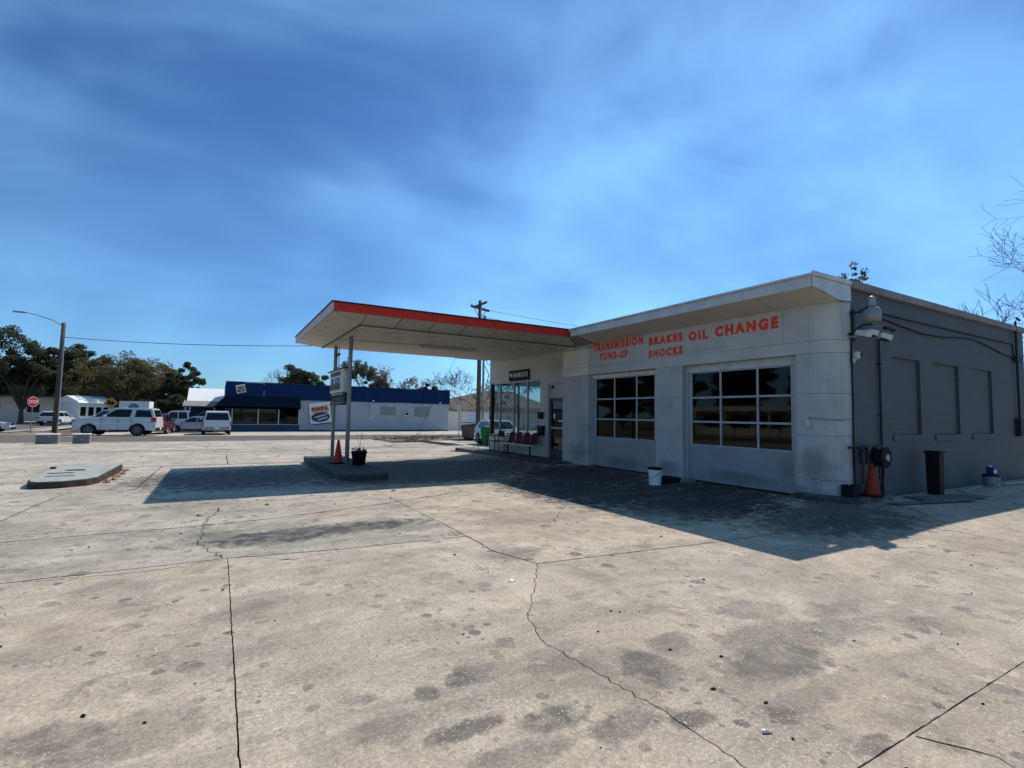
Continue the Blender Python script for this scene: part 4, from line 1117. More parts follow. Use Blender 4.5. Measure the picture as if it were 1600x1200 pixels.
cone('orange traffic cone against the grey side wall under the hose reel', 10.48, 4.80, .215, .62, 'dirtycone')
HR = thing('hose_reel', 'black hose reel on a bracket at the station corner above the orange cone', 'hose reel', (10.7, 4.85, .9))
bm = bmesh.new(); lathe(bm, [(.05, -.10), (.19, -.10), (.19, -.085), (.12, -.08), (.15, -.04), (.15, .04), (.12, .08), (.19, .085), (.19, .10), (.05, .10)], 22, (10.86, 4.70, .93), 'y'); lp('drum', bm, 'rubber', HR)
bm = bmesh.new(); lathe(bm, [(.065, -.125), (.065, -.10)], 16, (10.86, 4.70, .93), 'y'); lp('hub', bm, 'steel', HR)
lp('bracket', boxes(((10.30, 4.70, 1.12), (10.98, 4.74, 1.16)), ((10.30, 4.72, .45), (10.34, 4.76, 1.1199)), ((10.30, 4.7601, 1.08), (10.36, 4.978, 1.12)), ((10.5, 4.74, .8), (10.54, 4.90, 1.1199))), 'darkmetal', HR)
lp('hose', tubes(([(10.98, 4.70, .88), (11.0, 4.72, .6), (10.97, 4.75, .35), (10.9, 4.74, .23), (10.7, 4.70, .225)], .014), ([(10.78, 4.69, .79), (10.80, 4.70, .55), (10.92, 4.70, .52), (10.97, 4.70, .62)], .010)), 'rubber', HR)
HR.location.x -= .26
BXX = thing('crate', 'black square crate at the foot of the rounded white corner', 'crate', (10.05, 4.95, .215))
BXX.scale = (.62, .62, .68)
lp('body', boxes(((9.78, 4.76, .215), (10.18, 4.80, .50)), ((9.78, 5.04, .215), (10.18, 5.08, .50)), ((9.78, 4.8001, .215), (9.82, 5.0399, .50)), ((10.14, 4.8001, .215), (10.18, 5.0399, .50)), ((9.8201, 4.8001, .22), (10.1399, 5.0399, .47))), 'black', BXX)
lp('rim', boxes(((9.765, 4.745, .501), (10.195, 4.79, .525)), ((9.765, 5.05, .501), (10.195, 5.095, .525)), ((9.765, 4.7901, .501), (9.81, 5.0499, .525)), ((10.15, 4.7901, .501), (10.195, 5.0499, .525))), 'black', BXX)
z = gz(13.0, 4.55)
WB = thing('waste_bin', 'tall black square waste bin standing alone along the grey side wall', 'bin', (12.72, 4.66, z))
WB.scale = (.74, .74, .95)
bm = bmesh.new()
prism(bm, [(-.15, -.16), (.15, -.16), (.15, .16), (-.15, .16)], 0, .88, 'z', .015)
for v in bm.verts: v.co.x *= .9 + .12 * v.co.z; v.co.y *= .9 + .12 * v.co.z
obj('body', bm, 'black', WB)
bm = bmesh.new()
for a, b in (((-.175, -.185, .881), (.175, -.15, .93)), ((-.175, .15, .881), (.175, .185, .93)), ((-.175, -.1499, .881), (-.14, .1499, .93)), ((.14, -.1499, .881), (.175, .1499, .93))): box(bm, a, b)
obj('rim', bm, 'black', WB)
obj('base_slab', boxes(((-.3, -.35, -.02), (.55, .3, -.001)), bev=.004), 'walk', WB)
bucket('white bucket with a blue jug on it at the far end of the side wall', 15.65, 4.66, .155, .25, 'darkmetal', 'pvc')
BJ = thing('jug', 'blue plastic jug standing on the far white bucket', 'jug', (15.65, 4.66, gz(15.65, 4.66) + .272))
BJ.scale = (.8, .8, .8)
bm = bmesh.new(); box(bm, (-.13, -.09, 0), (.13, .09, .22), .03); obj('body', bm, 'blueplastic', BJ)
bm = bmesh.new(); lathe(bm, [(.04, .221), (.04, .255), (.01, .258)], 12, (-.06, 0, 0)); obj('cap', bm, 'bucket', BJ)
obj('label', boxes(((-.1, -.094, .04), (.08, -.0905, .14))), 'paper', BJ)
def plank(name, label, cat, a, b, w, t, mat):
    a, b = Vector(a), Vector(b); d = (b - a); L = d.length
    bm = bmesh.new(); box(bm, (0, -w / 2, 0), (L, w / 2, t), min(.004, t * .3))
    o = obj(name, bm, mat, None, False, (a.x, a.y, gz(a.x, a.y) + .008), math.atan2(d.y, d.x))
    return tag(o, label, cat)
plank('steel_sheet', 'flat grey sheet lying on the ground before the black bin', 'sheet', (11.5, 4.55, 0), (13.3, 4.15, 0), .42, .02, 'walk')
plank('board', 'pale board lying between the black bin and far bucket', 'board', (13.6, 4.55, 0), (15.2, 4.75, 0), .14, .03, 'pvc')
tag(obj('loose_pipe', tubes(([(16.0, 4.55, gz(16, 4.5) + .03), (16.9, 4.45, gz(16.9, 4.4) + .06), (17.8, 4.4, gz(17.8, 4.4) + .08), (19.2, 4.3, gz(19.2, 4.3) + .03)], .025)), 'pvc'), 'pale plastic pipe lying curved on the ground by the side wall', 'pipe')
plank('board', 'dark board lying flat on the concrete beside the steel sheet', 'board', (10.4, 4.45, 0), (12.6, 4.02, 0), .16, .02, 'walk')

# ------------------------------------------------------------------ street furniture
def vec(x, y, dz=0): return (x, y, gz(x, y) + dz)
SL = thing('street_lamp', 'leaning wooden street lamp pole with long thin lamp arm by the stop sign', 'street lamp', vec(-11.24, 52.96))
obj('pole', tubes((((0, 0, -.3), (.05, 0, 4.5), (.10, 0, 8.85)), [.20, .17, .135]), seg=12), 'wood', SL, True)
obj('riser', tubes((((.17, -.14, 0), (.2, -.12, 4.5), (.2, -.1, 7.6)), .05), seg=8), 'palepole', SL)
obj('arm', tubes((((.05, 0, 8.6), (-.6, 0, 9.0), (-1.6, 0, 9.32), (-2.3, 0, 9.45)), [.04, .035, .03, .03])), 'steel', SL)
bm = bmesh.new(); box(bm, (-2.95, -.13, 9.38), (-2.2, .13, 9.48), .03); obj('lamp_head', bm, 'steel', SL)
SS = thing('stop_sign', 'red octagonal STOP sign on a thin post at the street corner', 'stop sign', vec(-12.7, 53.18))
obj('post', tubes((((0, .03, -.2), (0, .03, 2.95)), .035)), 'steel', SS)
def octo(r): return [(r * math.cos(math.pi / 8 + math.pi / 4 * k), 2.46 + r * math.sin(math.pi / 8 + math.pi / 4 * k)) for k in range(8)]
bm = bmesh.new(); prism(bm, octo(.42), -.012, -.004, 'y'); obj('border', bm, 'signwhite', SS)
bm = bmesh.new(); prism(bm, octo(.385), -.018, -.0121, 'y'); obj('plate', bm, 'signred', SS)
me = text_mesh('STOP', .25, .002, .02, 1.05, .60); place_text('lettering', me, 'signwhite', (-.30, -.021, 2.335), (1, 0, 0), (0, 0, 1), SS)
SS.rotation_euler = (0, 0, RAD(50))
for lab, x, L in (('left low concrete block at the street edge below the lamp pole', -7.5, .85), ('right low concrete block at the street edge below the white SUV', -6.15, .68)):
    t = thing('concrete_block', lab, 'concrete block', vec(x, 34.2), RAD(4), 'concrete blocks at the street edge')
    obj('body', boxes(((-L / 2, -.3, -.02), (L / 2, .32, .46)), bev=.02), 'concrete_block', t)
    obj('cap', boxes(((-L / 2 - .05, -.34, .462), (L / 2 + .03, .36, .50)), bev=.01), 'siding', t)

UP = thing('utility_pole', 'tall wooden utility pole with crossarm behind the red canopy edge', 'utility pole', vec(14.9, 30.2))
obj('pole', tubes((((0, 0, -.3), (0, 0, 5), (-.02, 0, 9.45)), [.165, .14, .11]), seg=12), 'wood', UP, True)
ca = obj('crossarm', boxes(((-.95, -.06, 8.85), (.95, .06, 8.98))), 'wood', UP); ca.rotation_euler = (0, 0, RAD(25))
obj('crossarm', boxes(((-.06, -.9, 9.12), (.06, .9, 9.24))), 'wood', UP)
obj('brace', tubes((((-.5, -.1, 8.85), (0, -.1, 8.2)), .02), (((.5, .1, 8.85), (0, .1, 8.2)), .02)), 'darkmetal', UP)
for x, y, zz_ in ((-.8, -.35, 9.05), (.8, .38, 9.0), (0, -.8, 9.25), (0, .8, 9.25), (.35, .16, 9.0)):
    bm = bmesh.new(); lathe(bm, [(.02, 0), (.05, .03), (.03, .06), (.05, .09), (.02, .14)], 10, (x, y, zz_ - .1)); obj('insulator', bm, 'steel', UP)
bm = bmesh.new(); tube(bm, [(.32, -.05, 7.85), (.32, -.05, 8.45)], .11, 12); obj('cutout', bm, 'steel', UP)
P2 = tag(obj('conduit_pole', tubes(([vec(15.35, 30.4, -.2), vec(15.32, 30.4, 7.2)], [.09, .07]), seg=10), 'palepole', None, True), 'pale slim pole standing just right of the utility pole', 'pole')
P3 = tag(obj('leaning_pole', tubes(([vec(16.35, 31.3, -.2), vec(16.5, 31.3, 6.0)], [.10, .08]), seg=10), 'wood', None, True), 'short brown pole nearest the office corner, right of the pale pole', 'pole')
tag(obj('snag_tangle', tubes(([(15.9, 31.0, 6.2), (15.6, 31.0, 5.2), (16.1, 31.1, 4.4), (15.8, 31, 3.2)], .03), ([(15.4, 30.5, 5.6), (15.9, 30.9, 5.1), (16.4, 31.2, 5.0)], .02)), 'black'), 'black cables looped between the poles beside the office', 'cable')
def wire(label, a, b, sag, r=.014):
    a, b = Vector(a), Vector(b)
    pts = [a.lerp(b, t) - Vector((0, 0, sag * 4 * t * (1 - t))) for t in [i / 16 for i in range(17)]]
    return tag(obj('overhead_wire', tubes((pts, r), seg=5), 'black'), label, 'wire', 'overhead wires')
wire('overhead wire from the street lamp pole running behind the canopy', (-11.16, 52.96, 7.3), (14.9, 30.2, 6.6), .55, .022)
wire('upper overhead wire leaving the utility pole to the right', (15.7, 30.5, 8.75), (60, 26, 10.5), 1.4)
wire('lower overhead wire leaving the utility pole to the right', (15.2, 30.2, 8.2), (60, 22, 9.2), 1.8)
wire('thin guy wire slanting down behind the store wall from the utility pole', (14.8, 30.4, 8.4), (11.8, 33.8, -.15), .05, .012)
SP = thing('post_sign', 'thin post with small narrow white sign beside the dumpster', 'sign', vec(13.66, 30.5))
obj('post', tubes((((0, 0, -.2), (0, 0, 2.4)), .03)), 'steel', SP)
obj('plate', boxes(((-.14, -.045, 1.78), (.14, -.031, 2.38))), 'signwhite', SP)
obj('symbol', boxes(((-.07, -.05, 1.86), (.07, -.046, 1.98)), ((-.07, -.05, 2.06), (.07, -.046, 2.16)), ((-.07, -.05, 2.22), (.07, -.046, 2.31))), 'steel', SP)
DU = thing('dumpster', 'brown rusty dumpster behind the foot of the utility pole', 'dumpster', vec(16.1, 32.6), RAD(6))
bm = bmesh.new(); prism(bm, [(-.95, .18), (.95, .18), (1.1, 1.2), (-1.1, 1.05)], -.6, .6, 'y', .02); obj('body', bm, 'rust', DU)
for x in (-.7, 0, .7): obj('rib', boxes(((x - .05, -.66, .25), (x + .05, -.602, 1.05))), 'rust', DU)
obj('lid', boxes(((-1.08, -.62, 1.21), (.0, .62, 1.25)), ((.02, -.62, 1.21), (1.1, .62, 1.25))), 'black', DU)
for x in (-.8, .8): obj('skid', boxes(((x - .07, -.55, 0), (x + .07, .55, .178))), 'darkmetal', DU)
GB = thing('wheelie_bin', 'bright green wheeled bin at the left corner of the office', 'bin', vec(13.25, 25.6), RAD(10))
bm = bmesh.new(); prism(bm, [(-.27, -.3), (.27, -.3), (.27, .3), (-.27, .3)], .08, .98, 'z', .03)
for v in bm.verts: v.co.x *= .82 + .2 * v.co.z; v.co.y *= .82 + .2 * v.co.z
obj('body', bm, 'green', GB)
bm = bmesh.new(); box(bm, (-.31, -.35, .985), (.31, .34, 1.06), .025); obj('lid', bm, 'green', GB)
for s in (-1, 1):
    bm = bmesh.new(); lathe(bm, [(.11, -.03), (.11, .03)], 14, (s * .24, .28, .11), 'x'); obj('wheel', bm, 'rubber', GB)
# twigs and rubbish on the verge (nobody could count them)
rr = random.Random(21)
bm = bmesh.new()
for i in range(420):
    x, y = rr.gauss(12.8, 1.9), rr.gauss(33.5, .55)
    a, L = rr.uniform(0, 6.28), rr.uniform(.1, .55)
    p = Vector(vec(x, y, .06 + rr.uniform(0, .18)))
    tube(bm, [p, p + Vector((L * math.cos(a), L * math.sin(a), rr.uniform(-.05, .12)))], rr.uniform(.008, .02), 3, False)
tag(obj('verge_twigs', bm, 'twig'), 'fallen twigs and litter along the dirt verge', 'twigs', kind='stuff')
tag(obj('fallen_branch', tubes(([vec(10.5, 34.6, .08), vec(12.3, 36.0, .10), vec(13.9, 36.6, .14), vec(15.0, 37.4, .1)], [.05, .045, .035, .02]), ([vec(12.3, 36, .1), vec(12.8, 35.6, .35), vec(13.0, 35.5, .6)], [.03, .02, .01])), 'bark'), 'long fallen branch on the street side of the dirt verge', 'branch')
# grit, leaves and chips lying on the slabs
def scatter(name, label, n, area, size, mat, seed, flat=.5):
    rnd = random.Random(seed); V, F = [], []
    for i in range(n):
        x, y = area(rnd)
        s = size * rnd.uniform(.4, 1.4) * (rnd.random() ** 1.5 * 1.4 + .5); a = rnd.uniform(0, 6.28)
        ax, ay = s * math.cos(a), s * math.sin(a); k = rnd.uniform(.3, .7)
        z = gz(x, y) + .004
        b = len(V)
        V += [(x + ax, y + ay, z), (x - ay * k, y + ax * k, z), (x - ax, y - ay, z), (x + ay * k, y - ax * k, z), (x + ax * .2, y, z + s * flat)]
        F += [(b, b + 1, b + 4), (b + 1, b + 2, b + 4), (b + 2, b + 3, b + 4), (b + 3, b, b + 4)]
    return tag(obj_data(name, V, F, mat), label, 'debris', kind='stuff')
near = lambda r: (r.uniform(-1.5, 9), 1.0 + 10 * r.random() ** 1.3)
scatter('dark_grit', 'dark bits of grit and dead leaf scattered on the concrete', 210, near, .012, 'black', 5)
scatter('pale_grit', 'pale chips and paper scraps scattered on the concrete', 70, near, .009, 'paper', 6, .3)
scatter('far_grit', 'dead leaves scattered over the far concrete', 160, lambda r: (r.uniform(-9, 9), r.uniform(9, 33)), .035, 'soil', 7, .5)
scatter('shade_grit', 'crumbs and litter on the shaded concrete before the garage', 70, lambda r: (r.uniform(6.2, 9.6), r.uniform(3.6, 13)), .014, 'paper', 9, .3)
tag(obj('torn_wrapper', boxes(((-.028, -.005, 0), (.025, .005, .003)), ((-.02, .0051, 0), (.012, .009, .005))), 'concrete_block', None, False, vec(2.49, 1.65, .005), RAD(-25)), 'small torn metal strip on the near concrete', 'litter')
bm = bmesh.new(); tube(bm, [(.022 * math.cos(a), .018 * math.sin(a), .003) for a in [2 * math.pi * k / 14 for k in range(15)]], .0035, 5); tag(obj('bottle_ring', bm, 'paper', None, False, vec(3.98, 2.22, .006)), 'white plastic ring lying on the near concrete', 'litter')
tag(obj('paper_scrap', boxes(((-.03, -.02, 0), (.03, .02, .003)), ((-.005, .0201, 0), (.03, .03, .012))), 'paper', None, False, vec(2.52, 4.3, .005), RAD(30)), 'pale paper scrap beside the long crack', 'litter')

# ------------------------------------------------------------------ vehicles
def arch(xc, zc, r, n=8):
    """wheel arch from the rear foot over the top to the front foot, kept above the sill"""
    return [(xc + r * math.cos(t), zc + r * math.sin(t)) for t in [math.pi * (1 - i / n) for i in range(n + 1)]]

def vehicle(name, label, cat, loc, head, S, body, group):
    """S: profile numbers in metres, x forward from the middle of the vehicle"""
    t = thing(name, label, cat, vec(loc[0], loc[1]), head, group)
    W = S['W']; hw = W / 2; wr = S['wr']; sill = S['sill']
    rx, fx = S['axles']
    side = [p for p in S['lower']]          # upper outline rear to front, (x,z)
    ar = arch(rx, wr, wr + .07); af = arch(fx, wr, wr + .07)
    fix = lambda a: [(x, max(z, sill)) for x, z in a]
    bottom = [(side[0][0] + .04, sill)] + fix(ar) + fix(af) + [(side[-1][0] - .04, sill)]
    poly = bottom + side[::-1]
    bm = bmesh.new()
    prism(bm, poly, -hw, hw, 'y', .05, 2)
    zm = S['belt']
    for v in bm.verts:                       # slight tuck above the shoulder and at the sill
        k = (v.co.z - .62 * zm) / zm
        v.co.y *= 1 - .06 * max(0, k) - .05 * max(0, -k)
        ex_ = abs(v.co.x) / (S['L'] / 2)
        if ex_ > .86: v.co.y *= 1 - .5 * (ex_ - .86)
    b = obj('body', bm, body, t)
    # cabin(s)
    def half(z): return (hw - .055) - (z - zm) * S.get('tumble', .30)
    for ci, (cab, glassy) in enumerate(S['cabins']):
        bm = bmesh.new()
        a = [bm.verts.new((x, -half(z), z)) for x, z in cab]; c = [bm.verts.new((x, half(z), z)) for x, z in cab]
        n = len(cab)
        fs = [bm.faces.new(a), bm.faces.new(c[::-1])] + [bm.faces.new((a[i], c[i], c[(i + 1) % n], a[(i + 1) % n])) for i in range(n)]
        bmesh.ops.recalc_face_normals(bm, faces=fs)
        es = list(set(fs[0].edges) | set(fs[1].edges))
        bmesh.ops.bevel(bm, geom=es, offset=.035, segments=2, affect='EDGES', profile=.6)
        cb_ = obj('roof' if ci == 0 else 'bed_cover', bm, body, t)
        for poly_ in glassy:
            for s in (-1, 1):
                bm = bmesh.new()
                f = bm.faces.new([bm.verts.new((x, s * (half(z) + .004), z)) for x, z in poly_])
                r = bmesh.ops.extrude_face_region(bm, geom=[f])
                for v in r['geom']:
                    if isinstance(v, bmesh.types.BMVert): v.co.y -= s * .01
                bmesh.ops.recalc_face_normals(bm, faces=bm.faces)
                obj('side_window', bm, 'carglass', t)
        def endglass(nm, p0, p1, lo, hi):
            """glass on a sloped end between two outline points"""
            (xa, za), (xb, zb) = p0, p1
            nrm = Vector((zb - za, 0, -(xb - xa))).normalized()
            if (nrm.x < 0) != (nm == 'rear_window'): nrm = -nrm
            q = []
            for k, s in ((lo, -1), (lo, 1), (hi, 1), (hi, -1)):
                x, z = xa + (xb - xa) * k, za + (zb - za) * k
                q.append(Vector((x, s * (half(z) - .10), z)))
            bm = bmesh.new()
            v0 = [bm.verts.new(p + nrm * .006) for p in q]; v1 = [bm.verts.new(p - nrm * .004) for p in q]
            bm.faces.new(v0); bm.faces.new(v1[::-1])
            for i in range(4): bm.faces.new((v0[i], v1[i], v1[(i + 1) % 4], v0[(i + 1) % 4]))
            bmesh.ops.recalc_face_normals(bm, faces=bm.faces)
            obj(nm, bm, 'carglass', t)
        # outline order: rear foot, rear top, front top, front foot
        if S.get('rear_glass', True) and (ci == len(S['cabins']) - 1): endglass('rear_window', cab[0], cab[1], .12, .88)
        if ci == 0: endglass('windscreen', cab[-1], cab[-2], .08, .92)
    # wheels
    for x in (rx, fx):
        for s in (-1, 1):
            bm = bmesh.new()
            lathe(bm, [(wr * .62, -.11), (wr * .93, -.115), (wr, -.08), (wr, .08), (wr * .93, .115), (wr * .62, .11)], 22, (0, 0, 0), 'y')
            wh = obj('wheel', bm, 'rubber', t, False, (x, s * (hw - .12), wr))
            bm = bmesh.new()
            ro = wr * .63
            lathe(bm, [(ro, s * .095), (ro * 1.02, s * .118), (ro * .93, s * .118), (ro * .9, s * .07)], 22, (0, 0, 0), 'y')
            for k in range(S.get('spokes', 7)):
                an = 2 * math.pi * k / S.get('spokes', 7)
                e = Vector((math.cos(an), 0, math.sin(an))); o_ = Vector((-math.sin(an), 0, math.cos(an)))
                tube(bm, [e * .02 + Vector((0, s * .108, 0)), e * ro * .95 + Vector((0, s * .108, 0))], [.035, .022], 4)
            obj('rim', bm, S.get('rimmat', 'rim'), wh)
    L2 = S['L'] / 2
    hz_, tz_ = S['headz'], S['tailz']
    for s in (-1, 1):
        bm = bmesh.new(); box(bm, (L2 - .32, s * (hw - .34), hz_ - .07), (L2 - .02 + S.get('hx', 0), s * (hw - .045), hz_ + .07), .02); obj('headlight', bm, 'headlight', t)
        bm = bmesh.new(); box(bm, (-L2 + .0, s * (hw - S.get('tw', .22)), tz_ - S.get('th', .1)), (-L2 + S.get('tl', .26), s * (hw - .012), tz_ + S.get('th', .1)), .02); obj('taillight', bm, 'taillight', t)
        mx, mz = S['mirror']
        bm = bmesh.new(); box(bm, (mx - .06, s * (hw - .03), mz), (mx + .1, s * (hw + .17), mz + .16), .03); obj('mirror', bm, body if S.get('mirror_body', True) else 'black', t)
        for x in S.get('handles', []):
            bm = bmesh.new(); box(bm, (x - .1, s * (hw - .03), zm - .14), (x + .1, s * (hw + .012), zm - .105), .008); obj('door_handle', bm, body, t)
        for x in S.get('doors', []):
            bm = bmesh.new(); box(bm, (x - .006, s * (hw - .012), sill + .1), (x + .006, s * (hw + .003), zm - .02)); obj('door_seam', bm, 'darkmetal', t)
        bm = bmesh.new(); box(bm, (rx + wr + .1, s * (hw - .09), sill - .06), (fx - wr - .1, s * (hw - .005), sill + .03), .01); obj('sill_trim', bm, 'black', t)
    bm = bmesh.new(); box(bm, (-L2 - .05, -hw + .12, sill + .02), (-L2 + .14, hw - .12, sill + .24), .03); obj('rear_bumper', bm, S.get('bumper', 'black'), t)
    bm = bmesh.new(); box(bm, (L2 - .16, -hw + .14, sill), (L2 + .03, hw - .14, sill + .2), .03); obj('front_bumper', bm, 'black', t)
    bm = bmesh.new(); box(bm, (-L2 - .062, -.16, S.get('platez', sill + .09)), (-L2 - .051, .16, S.get('platez', sill + .09) + .14)); obj('number_plate', bm, 'paper', t)
    bm = bmesh.new(); box(bm, (L2 - .03, -hw * .5, hz_ - .12), (L2 + .012, hw * .5, hz_ + .06), .01); obj('grille', bm, 'black', t)
    return t

def suv_spec(L=5.33, W=2.03, H=1.96, wr=.425):
    l = L / 2
    belt = H * .645
    return dict(L=L, W=W, wr=wr, sill=.36, belt=belt, axles=(-l + 1.15, l - .98),
        lower=[(-l, .55), (-l + .02, belt * .8), (-l + .06, belt + .02), (l - 1.75, belt + .02), (l - .45, belt - .05), (l - .1, belt - .14), (l, belt - .30), (l + .01, .5)],
        cabins=[([(-l + .06, belt), (-l + .28, H - .06), (-l + .5, H - .01), (-.2, H), (l - 2.42, H - .05), (l - 1.62, belt)],
                 [[(-l + .25, belt + .06), (-l + .42, H - .17), (-l + 1.28, H - .15), (-l + 1.34, belt + .06)],
                  [(-l + 1.62, belt + .05), (-l + 1.54, H - .13), (-.2, H - .12), (l - 2.46, H - .15), (l - 1.80, belt + .05)]])],
        headz=belt - .28, tailz=belt - .12, th=.16, tl=.3, tw=.2, mirror=(l - 1.95, belt + .04), handles=[-.05, -1.05], doors=[l - 1.72, -.2, -l + 1.5], spokes=10, rim=1)
def crossover_spec(L=4.5, W=1.85, H=1.66):
    l = L / 2; belt = H * .6
    return dict(L=L, W=W, wr=.35, sill=.30, belt=belt, axles=(-l + .92, l - .92),
        lower=[(-l, .5), (-l + .03, belt * .85), (-l + .12, belt + .02), (l - 1.45, belt), (l - .45, belt - .12), (l - .06, belt - .28), (l, .45)],
        cabins=[([(-l + .1, belt), (-l + .55, H - .08), (-l + .8, H - .01), (-.1, H), (l - 2.0, H - .06), (l - 1.28, belt - .01)],
                 [[(-l + .42, belt + .06), (-l + .72, H - .18), (-.42, H - .13), (-.38, belt + .06)], [(-.3, belt + .05), (-.34, H - .13), (l - 2.06, H - .17), (l - 1.48, belt + .05)]])],
        headz=belt - .24, tailz=belt - .1, th=.09, tl=.3, tw=.34, mirror=(l - 1.6, belt + .03), handles=[-.1, -1.05], doors=[l - 1.4, -.34], spokes=5)
def hatch_spec(L=4.35, W=1.74, H=1.46):
    l = L / 2; belt = H * .62
    return dict(L=L, W=W, wr=.31, sill=.24, belt=belt, axles=(-l + .85, l - .9),
        lower=[(-l, .42), (-l + .02, belt * .85), (-l + .12, belt + .01), (l - 1.4, belt), (l - .5, belt - .12), (l - .08, belt - .25), (l, .4)],
        cabins=[([(-l + .1, belt), (-l + .7, H - .06), (-l + 1.0, H - .01), (-.15, H), (l - 2.0, H - .06), (l - 1.2, belt - .01)],
                 [[(-l + .55, belt + .05), (-l + .86, H - .15), (-.4, H - .11), (-.36, belt + .05)], [(-.28, belt + .05), (-.32, H - .11), (l - 2.05, H - .15), (l - 1.42, belt + .05)]])],
        headz=belt - .2, tailz=belt - .12, th=.08, tl=.2, tw=.3, mirror=(l - 1.5, belt + .02), handles=[-.1, -.95], doors=[l - 1.35, -.32], spokes=6)
def pickup_spec(L=5.75, W=2.0, H=1.93, topper=False):
    l = L / 2; belt = H * .585
    cab = ([(-.55, belt), (-.45, H - .05), (-.2, H), (.55, H), (.95, H - .04), (1.72, belt)],
           [[(-.42, belt + .06), (-.36, H - .14), (.28, H - .12), (.3, belt + .06)], [(.38, belt + .06), (.36, H - .12), (.92, H - .15), (1.5, belt + .06)]])
    top = ([(-l + .02, belt), (-l + .18, H - .08), (-l + .35, H - .01), (-.8, H), (-.66, H - .03), (-.6, belt)],
           [[(-l + .3, belt + .1), (-l + .42, H - .2), (-.95, H - .18), (-.9, belt + .1)]])
    return dict(L=L, W=W, wr=.40, sill=.42, belt=belt, axles=(-l + 1.25, l - .95),
        lower=[(-l, .62), (-l, belt + .01), (l - 1.3, belt + .01), (l - .4, belt - .05), (l - .05, belt - .14), (l, belt - .3), (l, .55)],
        cabins=[cab, top] if topper else [cab], headz=belt - .26, tailz=belt - .22, th=.16, tl=.10, tw=.10, mirror=(1.35, belt + .05), handles=[.15, -.5], doors=[1.55, .33, -.55],
        spokes=6, bumper='steel', platez=.5, tumble=.24)

GV = 'vehicles parked across the street'
SUV = vehicle('suv', 'long white SUV parked side on beside the street, nose to the left', 'SUV', (-6.3, 46.7), RAD(170), suv_spec(5.02, 2.03, 2.04, .43), 'carwhite', GV)
vehicle('pickup_truck', 'white pickup truck with white bed cover seen from behind before the blue store', 'pickup truck', (-.2, 49.1), RAD(92), pickup_spec(topper=True), 'carwhite', GV)
vehicle('crossover', 'dark red car partly hidden behind the tail of the long white SUV', 'car', (-4.35, 51.2), RAD(84), crossover_spec(), 'carred', GV)
vehicle('hatchback', 'low silver blue hatchback side on between red car and white pickup', 'car', (-2.0, 54.4), RAD(178), hatch_spec(), 'carsilver', GV)
vehicle('pickup_truck', 'white pickup cab showing above the silver hatchback', 'pickup truck', (-3.0, 58.3), RAD(177), pickup_spec(H=1.98), 'carwhite', GV)
vehicle('suv', 'pale grey SUV with dark windows behind the nose of the long white SUV', 'SUV', (-8.6, 58.0), RAD(150), suv_spec(5.0, 1.95, 1.98), 'cargrey', GV)
vehicle('suv', 'dark SUV far back in front of the porch left of the blue store', 'SUV', (-1.6, 65.0), RAD(180), suv_spec(4.9, 1.9, 1.95, .38), 'cardark', GV)
vehicle('crossover', 'white crossover driving away on the cross street behind the lamp pole', 'car', (-16.9, 80.5), RAD(76), crossover_spec(4.7, 1.9, 1.7), 'carwhite', GV)
vehicle('hatchback', 'white car nose just entering at the left edge of the view', 'car', (-16.75, 56.0), RAD(4), hatch_spec(4.5, 1.8, 1.48), 'carwhite', GV)
vehicle('hatchback', 'pale car standing outside behind the office, seen through its windows', 'car', (14.35, 26.3), RAD(-97), hatch_spec(), 'carwhite', GV)
# delivery truck behind the long SUV
BT = thing('box_truck', 'white box truck with teal round emblem far behind the long white SUV', 'truck', vec(-9.6, 79.0), RAD(172), GV)
bm = bmesh.new(); box(bm, (-2.1, -1.0, .75), (1.0, 1.0, 3.05), .03); obj('cargo_box', bm, 'siding', BT)
bm = bmesh.new(); prism(bm, [(1.05, .5), (2.7, .5), (2.75, 1.2), (2.3, 1.45), (1.9, 2.2), (1.05, 2.25)], -.95, .95, 'y', .05); obj('cab', bm, 'carwhite', BT)
for s in (-1, 1):
    bm = bmesh.new(); prism(bm, [(1.2, 1.4), (2.1, 1.4), (1.8, 2.05), (1.2, 2.08)], s * .951, s * .965, 'y'); obj('side_window', bm, 'carglass', BT)
    bm = bmesh.new(); lathe(bm, [(.55, 0), (.55, s * .01)], 20, (-.5, s * 1.002, 2.25), 'y'); obj('emblem', bm, paint('teal_emblem', (.03, .22, .20), .5, .1, 5), BT)
    for x in (-1.3, 1.9):
        bm = bmesh.new(); lathe(bm, [(.2, -.1), (.4, -.11), (.42, -.08), (.42, .08), (.4, .11), (.2, .1)], 18, (x, s * .85, .42), 'y'); obj('wheel', bm, 'rubber', BT)
bm = bmesh.new(); box(bm, (-2.1, -.4, .5), (2.5, .4, .74)); obj('chassis', bm, 'black', BT)

WS = thing('warning_sign', 'amber diamond warning sign with dark arrow above the long white SUV', 'sign', vec(-11.2, 76))
obj('post', tubes((((0, .03, -.2), (0, .03, 3.4)), .04)), 'steel', WS)
bm = bmesh.new(); prism(bm, [(0, 2.05), (.72, 2.77), (0, 3.49), (-.72, 2.77)], -.02, -.005, 'y'); obj('plate', bm, 'signyellow', WS)
bm = bmesh.new(); prism(bm, [(-.35, 2.6), (.05, 2.6), (.05, 2.45), (.38, 2.75), (.05, 3.05), (.05, 2.88), (-.12, 2.88), (-.12, 3.1), (-.35, 3.1)], -.027, -.0205, 'y'); obj('symbol', bm, 'black', WS)

